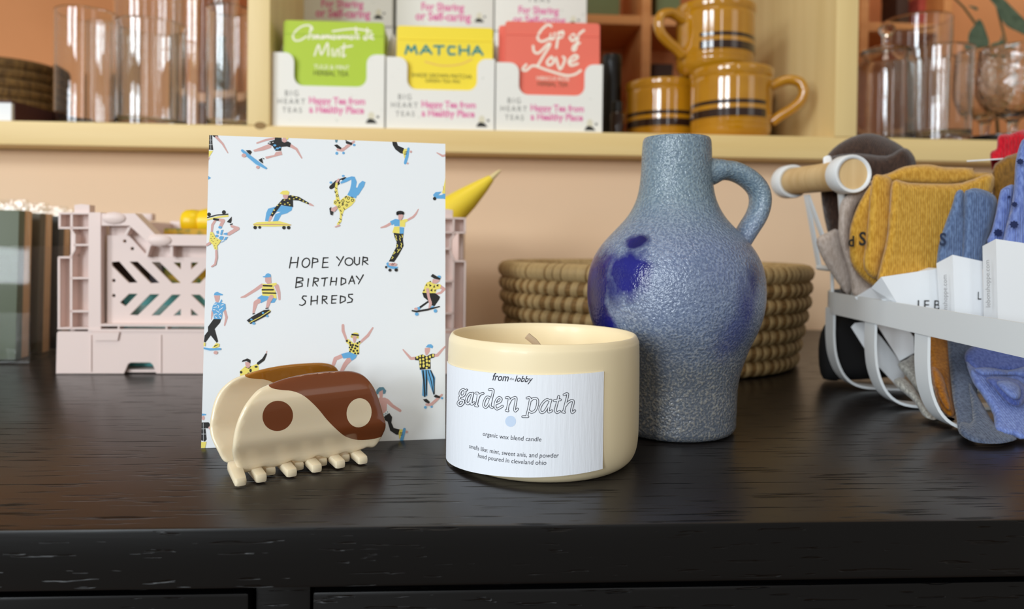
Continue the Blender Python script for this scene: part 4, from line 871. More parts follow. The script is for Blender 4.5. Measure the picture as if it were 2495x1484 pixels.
crate_item('small_box', 'yellow and green patterned box inside the pink crate under the yellow bottle', 'box', 398, 520, 556, .516, .56, mat('leaf_print', (222, 172, 40), .6, var=(70, (70, 112, 60), (1, 1, 1), .42, .56)))
M_yel = mat('yellow_plastic', (248, 208, 24), .3)
yb = at(448, 541, .536); t = thing('yellow_bottle', 'bright yellow round bottle lying across the top of the pink crate', 'bottle', yb)
Rt = Matrix.Translation(yb) @ Matrix.Rotation(math.radians(90), 4, 'Y')
for nm, pr in (('body', [(0, .012), (.0088, .012), (.0098, .016), (.0100, .055), (.006, .062), (0, .062)]), ('cap', [(0, 0), (.0072, 0), (.0086, .002), (.0090, .006), (.0086, .0105), (.0075, .0118), (0, .0118)])):
    o = lathe(nm, pr, (0, 0, 0), M_yel, t, n=32); o.data.transform(Rt)
tp = [at(985, 640, .53), at(1060, 562, .53), at(1097, 515, .53), at(1140, 482, .53), at(1175, 453, .53), at(1197, 434, .53)]
t = thing('yellow_taper', 'yellow tapered cone with a thin pale tip, poking out of the pink crate', 'taper', tp[0])
tube('cone', tp, [.0125, .0125, .0115, .0085, .0052, .0026], mat('yellow_wax', (244, 214, 62), .35, sss=.2), t, n=24)
tube('tip', [at(1196, 435, .53), at(1208, 424, .53), at(1219, 415, .53)], [.0022, .0016, .0008], mat('pale_tip', (228, 206, 150), .6), t, n=12)
tube('band', [at(1074, 548, .53), at(1092, 524, .53)], [.0129, .0125], mat('white_band', (238, 234, 220), .5), t, n=24)

# ------------------------------------------------------------------ clear holder with packs of cards, far left
hb = ground(70, 889); HX1, HY0 = hb.x, hb.y; HX0 = HX1-.115; HY1 = HY0+.135; hz = at(70, 600, HY0).z
M_acr = film('clear_acrylic', .03, 1.35, 0)
H_ = thing('card_holder', 'clear acrylic holder of card packs at the left end of the dresser', 'holder', ((HX0+HX1)/2, (HY0+HY1)/2, 0))
box('front_panel', HX0, HX1, HY0, HY0+.0015, .0004, hz, M_acr, H_, b=.0003)
box('base', HX0, HX1, HY0+.0016, HY1, .0004, .002, M_acr, H_, b=.0003)
box('side_panel', HX1-.0015, HX1, HY0+.0016, HY1, .0021, hz, M_acr, H_, b=.0003); box('side_panel', HX0, HX0+.0015, HY0+.0016, HY1, .0021, hz, M_acr, H_, b=.0003)
M_kraft = mat('kraft', (208, 166, 122), .8); M_cell = film('cellophane', .04, 1.45, .6)
y = HY0+.006
for i, (cc, nm, lab) in enumerate([((92, 100, 78), 'sage green', 'sage green cards with kraft envelopes in clear sleeve, front pack in acrylic holder'), ((92, 84, 66), 'olive', 'olive cards with kraft envelopes in clear sleeve, second pack in acrylic holder'), ((70, 70, 66), 'dark grey', 'dark grey cards with kraft envelopes in clear sleeve, third pack in acrylic holder'), ((110, 104, 92), 'taupe', 'taupe cards with kraft envelopes in clear sleeve, rearmost pack in acrylic holder')]):
    t = thing('card_pack', lab, 'cards', ((HX0+HX1)/2, y+.01, .0025), 'card packs in the acrylic holder'); x0, x1 = HX0+.006, HX1-.0125-.0004*i; top = .106-.001*i
    lean = .004
    for q, (d0, d1, m, nm2) in enumerate([(0, .007, mat('card_'+nm, cc, .5), 'cards'), (.0073, .0155, M_kraft, 'envelopes')]):
        v, f = box_geo(x0, x1, y+d0, y+d1, .0026, top, .0004)
        for p in v: p.y += lean*(p.z/.1)
        obj(nm2, v, f, m, t)
    v, f = box_geo(x0-.001, x1+.001, y-.0004, y+.0162, .0023, top+.008, .0003)
    for p in v:
        p.y += lean*(p.z/.1)
        if p.z > .1: p.y += (y+.008+lean-p.y)*.75
    obj('sleeve', v, f, M_cell, t)
    y += .0262

# ------------------------------------------------------------------ white strip basket with wooden grips
BP, BROT = Vector((.220, .460, 0)), Matrix.Rotation(math.radians(-3.3), 3, 'Z')
def bw(x, y, z): return BP+BROT @ Vector((x, y, z+.0012*max(0, min(1, 1+y/.16))*min(1, z/.046)))   # the rim rises a little towards the far end
X0, X1, Y0_, Y1_, RC = 0, .28, -.25, .020, .05
def stadium(n=12):
    out = []
    for cx_, cy_, a0 in ((X1-RC, Y1_-RC, 0), (X0+RC, Y1_-RC, 90), (X0+RC, Y0_+RC, 180), (X1-RC, Y0_+RC, 270)):
        for i in range(n+1):
            a = math.radians(a0+90*i/n); out.append((cx_+RC*math.cos(a), cy_+RC*math.sin(a), math.cos(a), math.sin(a)))
    return out
WB = thing('strip_basket', 'white metal strip basket with wooden grips, holding socks and hats', 'basket', bw(X1/2, (Y0_+Y1_)/2, 0))
st = stadium(); zr0, zr1 = .0452, .0582
v = []; f = []; n = len(st)
for x, y, nx, ny in st:
    for d, z in ((0, zr0), (0, zr1), (-.0014, zr1), (-.0014, zr0)): v.append(bw(x+nx*d, y+ny*d, z))
for i in range(n):
    for k in range(4): f.append((i*4+k, i*4+(k+1) % 4, ((i+1) % n)*4+(k+1) % 4, ((i+1) % n)*4+k))
obj('rim', v, f, M_white, WB, angle=30)
WY = BROT @ Vector((0, 1, 0))
def rib(y, w):
    half = [(0.0016, zr0+.003), (.0016, .040), (.0018, .030), (.0032, .020), (.0070, .0105), (.0130, .0044), (.022, .0016), (.040, .0008)]
    hl = smooth_prof(half, 3); L2 = [(X0+a, z) for a, z in hl]+[(X1-a, z) for a, z in reversed(hl)]; P = [bw(x, y, z) for x, z in L2]; Nn = []
    for i in range(len(P)):
        t = (P[min(len(P)-1, i+1)]-P[max(0, i-1)]).normalized(); Nn.append(t.cross(WY))
    v, f = strip_geo(P, Nn, w, .0014, [WY]*len(P)); obj('rib', v, f, M_white, WB, angle=30)
for y in (-.0205, -.0714, -.122, -.236): rib(y, .0112)
M_dowel = mat('beech_dowel', (222, 192, 142), .55, var=(2, (206, 172, 120), (60, 60, 4), .35, .65))
def grip(a, b):
    d = (b-a); Lg = d.length; Mx = Matrix.Translation(a) @ d.to_track_quat('Z', 'Y').to_matrix().to_4x4()
    o = lathe('grip', [(0, 0), (.0086, 0), (.0086, Lg), (0, Lg)], (0, 0, 0), M_dowel, WB, n=32); o.data.transform(Mx)
    for q in (-.0010, Lg-.0110):
        r_ = lathe('grip_cap', [(.0087, 0), (.0104, 0), (.0109, .0012), (.0109, .0105), (.0104, .0120), (.0087, .0120), (.0087, 0)], (0, 0, q), M_white, WB, n=32); r_.data.transform(Mx)
    for q, far in ((.012, 0), (Lg-.026, 1)):
        top = a+d.normalized()*q-Vector((0, 0, .0095)); ft = Vector((top.x+.011, top.y, zr1-.002)); e = d.normalized()*.011
        if not far:
            tube('grip_leg', [top, top+Vector((.008, .012, -.02)), Vector((top.x+.020, top.y+.02, zr1-.002))], .0020, M_white, WB, n=10); continue
        for p0, p1 in ((top-e*.1, Vector((ft.x, ft.y, .0735))+e*.2), (top-e*.25, Vector((ft.x+.001, ft.y, .0735))-e*1.3)):
            v, f = strip_geo([p0, p1], [(1, 0, 0)]*2, .0036, .0016, [d.normalized()]*2); obj('grip_leg', v, f, M_white, WB, smooth=False)
        tube('grip_foot', [Vector((ft.x, ft.y, .0735))+e*.3, Vector((ft.x, ft.y, .0735))-e*1.6], .0017, M_white, WB, n=10)
        tube('grip_post', [Vector((ft.x, ft.y, .0735))-e*1.2, Vector((ft.x+.001, ft.y, zr0+.004))-e*1.2], .0011, M_white, WB, n=8)
g0 = at(2078, 424, .402); g1 = at(1916, 444, .482); grip(g0, g1)
off = BROT @ Vector((X1, 0, 0)); grip(g0+off, g1+off)

# ------------------------------------------------------------------ socks
KS = (1860, 310, 3.619); KT = (1940, 640, 3.092)
def lobe(name, K, pts, Yf, th, m, parent, edge=26, grid=9, n=3, wav=None, label=None):
    lp = smooth_loop([px(K, p) for p in pts], n)
    def mp(x, y, w):
        p = at(x, y, Yf(x, y) if callable(Yf) else Yf); d = (p-CAM).normalized(); q = p-d*w
        if q.z < .0021: q.z = .0021
        return q
    v, f, mi = inflate_geo(lp, th, mp, edge, grid, wav=wav); return obj(name, v, f, m, parent, label=label, angle=80)
def sleeve(K, front, side, Yn, Yd, parent, name='paper_band'):
    """folded paper band: front face polygon (4 px), side face (outer two px), built as a closed box Yd deep"""
    a = [at(*px(K, p), Yn) for p in front]; s_ = [at(*px(K, p), Yn+Yd*.7) for p in side]
    r = [p+Vector((0, Yd, 0)) for p in (a[1], a[2])]
    V = a+s_+r   # 0 tl 1 tr 2 br 3 bl | 4 side top 5 side bottom | 6 rear tr 7 rear br
    for p in V: p.z = max(p.z, .0021)
    return obj(name, V, [(0, 1, 2, 3), (4, 0, 3, 5), (1, 6, 7, 2), (6, 4, 5, 7), (4, 6, 1, 0), (3, 2, 7, 5)], M_paper, parent, smooth=False)
K_must = knit('mustard_knit', (214, 166, 70), (186, 136, 44)); K_must2 = knit('mustard_knit_dark', (196, 126, 36), (160, 96, 20))
K_beige = knit('oatmeal_knit', (208, 194, 184), (184, 168, 156)); K_grey = knit('grey_melange', (176, 174, 166), (132, 130, 124))
K_blue = knit('slate_blue_knit', (108, 130, 166), (80, 98, 132)); K_slate = knit('slate_knit', (96, 108, 130), (66, 76, 98))
K_peri = knit('periwinkle_knit', (126, 146, 204), (96, 114, 176)); K_peri2 = knit('periwinkle_deep', (100, 116, 180), (70, 86, 150))
group = 'paired socks in the white basket'
# oatmeal pair
t = thing('sock_pair', 'oatmeal beige socks with white band and grey rolled toes, leftmost in white basket', 'socks', (.255, .45, .002), group)
lobe('sock', KS, [(660, 905), (560, 930), (470, 985), (490, 1090), (560, 1230), (690, 1420), (760, 1480), (790, 1300), (710, 1100)], .424, .010, K_beige, t, edge=20)
lobe('sock', KS, [(985, 462), (850, 520), (695, 640), (665, 800), (665, 950), (700, 1100), (760, 1300), (800, 1500), (960, 1470), (960, 1380), (840, 1250), (765, 1080), (765, 900), (830, 680), (960, 540)], .413, .012, K_beige, t, edge=22)
sleeve(KT, [(440, 262), (560, 190), (760, 330), (890, 690)], [(415, 485), (500, 800)], .452, .012, t) if False else None
o = obj('paper_band', [at(*px(KT, p), Y) for Y in (.402, .409) for p in [(440, 262), (560, 188), (700, 300), (885, 560), (890, 680), (780, 742), (640, 520), (560, 400)]], [tuple(range(8)), tuple(range(15, 7, -1))]+[(i, (i+1) % 8, 8+(i+1) % 8, 8+i) for i in range(8)], M_paper, t, smooth=False)
o = obj('paper_tag', [at(*px(KT, p), Y) for Y in (.414, .4152) for p in [(412, 485), (440, 455), (520, 445), (640, 560), (780, 740), (820, 860), (735, 905), (560, 720)]], [tuple(range(8)), tuple(range(15, 7, -1))]+[(i, (i+1) % 8, 8+(i+1) % 8, 8+i) for i in range(8)], M_paper, t, smooth=False)
lobe('rolled_toe', KT, [(765, 770), (830, 728), (900, 705), (960, 930), (1050, 1080), (1190, 1185), (1150, 1212), (1040, 1140), (930, 1000), (840, 870)], lambda x, y: .356+.05*(1045-y)/200, .013, K_grey, t, edge=16, grid=7)
lobe('rolled_toe', KT, [(730, 905), (810, 868), (930, 1000), (1040, 1140), (1150, 1205), (1195, 1240), (1100, 1247), (980, 1182), (910, 1080), (870, 1030)], lambda x, y: .349+.05*(1045-y)/200, .014, K_grey, t, edge=16, grid=7)
# mustard pair
t = thing('sock_pair', 'folded mustard yellow ribbed socks with a white band, in the white basket', 'socks', (.285, .45, .002), group)
lobe('cuff', KS, [(965, 440), (1100, 408), (1250, 345), (1450, 327), (1600, 350), (1850, 358), (1862, 392), (2018, 402), (1990, 450), (1700, 520), (1400, 520), (1140, 500), (1000, 470)], .405, .018, K_must, t, edge=16, grid=8)
lobe('sock', KS, [(965, 500), (860, 640), (790, 800), (758, 950), (768, 1180), (850, 1310), (960, 1395), (1060, 1400), (1060, 1250), (980, 1000), (980, 700)], .399, .013, K_must, t, edge=20, grid=8)
lobe('cuff', KS, [(972, 430), (1060, 425), (1135, 470), (1150, 700), (1130, 950), (1070, 1150), (1010, 1345), (885, 1240), (905, 1000), (925, 800), (940, 600)], .391, .012, K_must, t, edge=18, grid=8)
lobe('sock', KS, [(1140, 478), (1280, 490), (1500, 498), (1750, 490), (2015, 405), (2022, 560), (1960, 640), (1900, 800), (1800, 1000), (1700, 1250), (1545, 1330), (1300, 1330), (1020, 1370), (1030, 1230), (1085, 1000), (1110, 750)], .382, .015, K_must, t, edge=14, grid=8)
bd = sleeve(KT, [(640, 108), (1085, 42), (1085, 420), (770, 320)], [(563, 190), (690, 330)], .366, .014, t)
lobe('rolled_toe', KT, [(990, 420), (1150, 400), (1185, 980), (1205, 1130), (1150, 1160), (1070, 1060), (1010, 800)], lambda x, y: .352+.04*(1000-y)/160, .012, K_must2, t, edge=14, grid=7)
lobe('rolled_toe', KT, [(1020, 790), (1085, 820), (1130, 930), (1165, 1100), (1120, 1090), (1050, 950)], lambda x, y: .344+.04*(1000-y)/160, .009, K_must2, t, edge=10, grid=6)
mb = MB(); text_on_front(mb, 'LE B', px(KT, (915, 0))[0], px(KT, (0, 352))[1], px(KT, (1085, 0))[0], .3656)
mb.obj('lettering', M_ink, bd, smooth=False)
mb = MB()
for s_, a, b_, yb, Y in (('d', 748, 800, 1050, .3915), ('S', 842, 905, 1040, .3840)):
    V2, Fc = text2d(s_, fat=.03); A0 = at(*px(KS, (a, yb)), Y); B0 = at(*px(KS, (b_, yb)), Y); w = B0.x-A0.x
    mb.add([(A0.x+q[0]*w, Y, A0.z+q[1]*w*1.15) for q in V2], Fc)
mb.obj('lettering', M_ink, t, smooth=False)
# slate-blue pair
t = thing('sock_pair', 'slate blue knitted socks with a white band, second from the right in white basket', 'socks', (.29, .40, .002), group)
lobe('sock', KS, [(1700, 572), (1760, 562), (1790, 700), (1790, 1250), (1545, 1260), (1545, 1050), (1600, 860), (1660, 700)], .366, .012, K_blue, t, edge=18, grid=8)
lobe('sock', KS, [(1770, 600), (1810, 550), (1880, 538), (1990, 570), (2060, 640), (2040, 800), (1985, 1000), (1940, 1250), (1760, 1250), (1765, 900)], .362, .013, K_blue, t, edge=20, grid=8)
bd = sleeve(KS, [(1668, 1125), (1932, 1182), (1945, 1720), (1690, 1720)], [(1525, 1200), (1560, 1720)], .348, .016, t)
lobe('rolled_toe', KT, [(1140, 330), (1340, 330), (1345, 800), (1365, 950), (1360, 1080), (1365, 1250), (1330, 1345), (1230, 1290), (1205, 1150), (1165, 900)], lambda x, y: .316+.06*(1080-y)/230, .012, K_slate, t, edge=16, grid=7)
lobe('rolled_toe', KT, [(1300, 900), (1400, 1060), (1500, 1220), (1660, 1315), (1610, 1360), (1520, 1387), (1400, 1380), (1300, 1340), (1230, 1280), (1240, 1200), (1330, 1190)], lambda x, y: .310+.06*(1080-y)/230, .012, K_slate, t, edge=18, grid=7)
mb = MB(); V2, Fc = text2d('S', fat=.03); A0 = at(*px(KS, (1552, 1040)), .3590); w = at(*px(KS, (1612, 1040)), .3590).x-A0.x
mb.add([(A0.x+q[0]*w, .3590, A0.z+q[1]*w*1.1) for q in V2], Fc); mb.obj('lettering', mat('navy_ink', (40, 52, 78), .8), t, smooth=False)
def vtext(s, K, p0, p1, Y, parent, col):
    """words running up a narrow side face"""
    V2, Fc = text2d(s); a = at(*px(K, p0), Y); b = at(*px(K, p1), Y); d = b-a; L_ = d.length; e = d/L_; up = Vector((-e.z, 0, e.x))
    m = MB(); m.add([a+e*(q[0]*L_)+up*(q[1]*L_) for q in V2], Fc); m.obj('lettering', col, parent, smooth=False)
M_grey = mat('grey_ink', (150, 150, 152), .7)
vtext('lebonshoppe.com', KT, (1140, 440), (1134, 92), .3474, bd, M_grey)
mb = MB(); V2, Fc = text2d('L'); A0 = at(*px(KT, (1368, 278)), .3476); w = at(*px(KT, (1394, 278)), .3476).x-A0.x
mb.add([(A0.x+q[0]*w, .3476, A0.z+q[1]*w*1.3) for q in V2], Fc); mb.obj('lettering', M_ink, bd, smooth=False)
# periwinkle pair
t = thing('sock_pair', 'periwinkle socks with navy dots and a white band, at the right edge', 'socks', (.285, .38, .002), group)
lobe('sock', KS, [(2210, 508), (2110, 540), (2080, 600), (2050, 760), (2010, 920), (1975, 1020), (2110, 1080), (2180, 900), (2220, 650)], .352, .010, K_peri, t, edge=18, grid=8)
lobe('sock', KS, [(2298, 100), (2250, 190), (2220, 330), (2212, 500), (2185, 700), (2115, 990), (2130, 1100), (2420, 1120), (2460, 600), (2420, 120)], .342, .015, K_peri, t, edge=26, grid=9)
mb = MB()
for x, y, r, Y in ((2168, 615, 14, .3464), (2070, 930, 38, .3464), (2265, 303, 30, .3340), (2214, 680, 26, .3352), (2210, 858, 38, .3340), (2360, 520, 30, .3340), (2350, 830, 34, .3340)):
    V = [at(*px(KS, (x+r*(1+.16*(-1)**k)*math.cos(k*math.pi/8), y+r*.85*(1+.16*(-1)**k)*math.sin(k*math.pi/8))), Y-.0003) for k in range(16)]; mb.add(V, [tuple(range(16))])
mb.obj('dot', mat('navy_yarn', (30, 42, 84), .9), t, smooth=False, kind='stuff', label='navy knitted dots')
bd = sleeve(KS, [(2050, 985), (2420, 1040), (2420, 1740), (2070, 1740)], [(1932, 1048), (1945, 1740)], .330, .014, t)
vtext('lebonshoppe.com', KT, (1462, 335), (1455, -20), .3294, bd, M_grey)
for nm, pts, dY, th, m in (('rolled_toe', [(1265, 715), (1310, 640), (1450, 600), (1760, 610), (1760, 830), (1560, 830), (1420, 850), (1320, 810)], .0, .014, K_peri2),
        ('rolled_toe', [(1280, 745), (1360, 800), (1450, 800), (1600, 830), (1760, 810), (1760, 1330), (1640, 1312), (1500, 1275), (1485, 1150), (1400, 1000), (1330, 900)], -.004, .018, K_peri),
        ('cuff', [(1340, 800), (1450, 790), (1600, 810), (1760, 780), (1760, 870), (1640, 850), (1500, 850), (1400, 850)], -.011, .010, K_peri),
        ('cuff', [(1430, 870), (1560, 860), (1700, 900), (1740, 1000), (1690, 1080), (1600, 1060), (1500, 960)], -.013, .012, K_peri2), ('cuff', [(1510, 900), (1600, 890), (1680, 930), (1690, 1010), (1640, 1030), (1560, 970)], -.018, .010, K_peri)):
    lobe(nm, KT, pts, (lambda d: lambda x, y: .322+d+.045*(1060-y)/210)(dY), th, m, t, edge=16, grid=7)

# ------------------------------------------------------------------ hats and other knits in the basket, pouch under it
K_brown = knit('brown_knit', (74, 54, 44), (52, 38, 32), .0012); K_red = knit('red_knit', (204, 26, 44), (168, 14, 32), .002)
t = thing('beanie', 'dark brown knitted beanie behind the mustard socks', 'hat', (.325, .60, .002))
lobe('crown', (0, 0, 1), [(2006, 400), (2030, 362), (2075, 334), (2125, 325), (2180, 345), (2215, 375), (2230, 430), (2215, 560), (2190, 775), (2060, 775), (2045, 640), (2015, 560), (2000, 470)], .458, .036, K_brown, t, edge=50, grid=10)
lobe('brim', (0, 0, 1), [(2003, 398), (2030, 380), (2090, 374), (2160, 380), (2195, 362), (2216, 366), (2232, 395), (2226, 440), (2190, 462), (2100, 470), (2030, 462), (2002, 430)], .442, .024, K_brown, t, edge=18, grid=8)
lobe('label_tag', (0, 0, 1), [(2006, 384), (2022, 379), (2028, 392), (2022, 405), (2008, 404)], .428, .003, M_paper, t, edge=3, grid=6)
t = thing('knitted_garment', 'bright red knitted piece with a white tag, behind the periwinkle socks', 'knitwear', (.38, .57, .002))
lobe('body', (0, 0, 1), [(2432, 332), (2460, 327), (2520, 340), (2530, 640), (2520, 925), (2460, 935), (2440, 640), (2428, 470), (2420, 430), (2412, 375), (2428, 362)], .430, .016, K_red, t, edge=12, grid=9)
o = obj('hang_tag', [at(x, y, Y) for Y in (.402, .425) for x, y in ((2355, 391), (2480, 383), (2480, 386), (2356, 394))], [(0, 1, 2, 3), (7, 6, 5, 4), (0, 4, 5, 1), (1, 5, 6, 2), (2, 6, 7, 3), (3, 7, 4, 0)], M_paper, t, smooth=False)
t = thing('sock_pair', 'olive brown folded socks beneath the white hang tag, below the red knit', 'socks', (.36, .50, .002), group)
lobe('sock', (0, 0, 1), [(2424, 400), (2520, 392), (2525, 700), (2515, 950), (2440, 960), (2412, 700), (2408, 560), (2418, 480)], .398, .016, knit('olive_knit', (150, 108, 44), (120, 84, 30)), t, edge=14, grid=9)
M_blk = mat('black_cloth', (14, 14, 16), .85, bump=('noise', 300, .3, .0006, (1, 1, 1)))
t = thing('pouch', 'black cloth pouch on the dresser, showing under the left end of the white basket', 'pouch', (.30, .56, .0025))
lobe('body', (0, 0, 1), [(2030, 770), (2080, 755), (2180, 770), (2240, 830), (2230, 900), (2130, 925), (2040, 935), (2005, 925), (1994, 870), (2000, 810)], .462, .034, M_blk, t, edge=40, grid=12)

# ------------------------------------------------------------------ tea displays on the shelf
YB = .727
M_carton = mat('white_carton', (242, 240, 232), .6, var=(150, (214, 216, 206), (1, 1, 1), .24, .34))
M_cpink = mat('carton_pink', (232, 120, 172), .7); M_cgrey = mat('carton_grey', (112, 111, 106), .7); M_cdark = mat('carton_dark', (56, 56, 54), .7); M_cgold = mat('carton_cream', (226, 220, 196), .7)
def rounded(pts, n=5):
    """corner list [(x, z, r)] -> polygon with arcs"""
    out = []; N_ = len(pts)
    for i in range(N_):
        p = Vector(pts[i][:2]); a = Vector(pts[i-1][:2]); b = Vector(pts[(i+1) % N_][:2]); r = pts[i][2]
        if r == 0: out.append(tuple(p)); continue
        u = (a-p).normalized(); w = (b-p).normalized(); h = math.acos(max(-1, min(1, u.dot(w))))/2; d = r/math.tan(h); c = p+(u+w).normalized()*(r/math.sin(h)); s0 = p+u*d-c; s1 = p+w*d-c
        a0 = math.atan2(s0.y, s0.x); a1 = math.atan2(s1.y, s1.x)
        while a1-a0 > math.pi: a1 -= 2*math.pi
        while a1-a0 < -math.pi: a1 += 2*math.pi
        out += [(c.x+r*math.cos(a0+(a1-a0)*k/n), c.y+r*math.sin(a0+(a1-a0)*k/n)) for k in range(n+1)]
    return out
def icon(mb, cx, cz, s, Y):
    """small dark seated figure with a pale arch and a star"""
    mb.add([(cx+s*math.cos(t)*.42, Y, cz+s*.75+s*.62*math.sin(t)) for t in [i*math.pi/10 for i in range(20)]], [tuple(range(20))], 3)
    Y -= .00003
    mb.add([(cx+s*x, Y, cz+s*z) for x, z in ((-.75, -.15), (-.5, .35), (-.2, .5), (.1, .45), (.45, .3), (.8, -.15))], [tuple(range(6))], 2)
    mb.add([(cx+s*(.85+.28*(1 if k % 2 else .4)*math.cos(k*math.pi/4)), Y, cz+s*(.72+.28*(1 if k % 2 else .4)*math.sin(k*math.pi/4))) for k in range(8)], [tuple(range(8))], 2)
    mb.add([(cx+s*.18*math.cos(t), Y, cz+s*(.1+.12*math.sin(t))) for t in [i*math.pi/5 for i in range(10)]], [tuple(range(10))], 3)
SCR = {
 'green': [[(735, 285), (728, 255), (690, 238), (630, 250), (570, 295), (540, 350), (560, 393), (615, 392), (680, 350)], [(722, 262), (700, 378)], [(704, 358), (728, 332), (746, 342), (742, 378)], [(790, 340), (765, 350), (775, 375), (800, 345), (810, 375)], [(830, 375), (840, 335), (850, 375), (875, 335), (885, 370), (905, 335), (915, 375)], [(955, 340), (930, 360), (955, 380), (975, 355), (955, 340)], [(995, 378), (1005, 340), (1020, 375), (1045, 338), (1060, 372), (1085, 340), (1095, 375)], [(1130, 340), (1110, 360), (1135, 380), (1155, 355), (1130, 340)], [(1175, 260), (1180, 378)], [(1200, 330), (1205, 378)], [(1290, 270), (1285, 380), (1255, 370), (1270, 345), (1290, 350)], [(1310, 365), (1350, 345), (1330, 330), (1310, 360), (1355, 380)], [(940, 300), (1150, 275), (1330, 300)],
  [(760, 550), (800, 440), (830, 540), (890, 420), (900, 550)], [(940, 480), (945, 555)], [(970, 555), (985, 490), (1010, 500), (1010, 555)], [(1060, 430), (1045, 555), (1070, 545)], [(1020, 470), (1140, 450)]],
 'coral': [[(1215, 250), (1180, 230), (1110, 290), (1075, 370), (1120, 405), (1200, 370)], [(1210, 330), (1205, 380), (1240, 370), (1250, 320)], [(1290, 310), (1265, 470)], [(1285, 330), (1330, 300), (1330, 350), (1285, 370)], [(1440, 330), (1400, 360), (1430, 400), (1460, 360), (1440, 330)], [(1545, 290), (1490, 340), (1460, 480), (1430, 490), (1440, 450), (1500, 420)],
  [(1030, 450), (1040, 510), (1090, 520), (1180, 430), (1200, 440), (1140, 540), (1070, 660)], [(960, 640), (920, 690), (960, 700), (1030, 650), (1150, 690), (1350, 750), (1450, 740), (1510, 700)], [(1215, 560), (1170, 610), (1190, 650), (1240, 610), (1215, 560)], [(1260, 570), (1300, 690), (1350, 590), (1330, 560)], [(1400, 620), (1480, 570), (1450, 545), (1390, 600), (1410, 650), (1480, 630)]]}
M_scr = mat('packet_script', (250, 244, 226), .6)
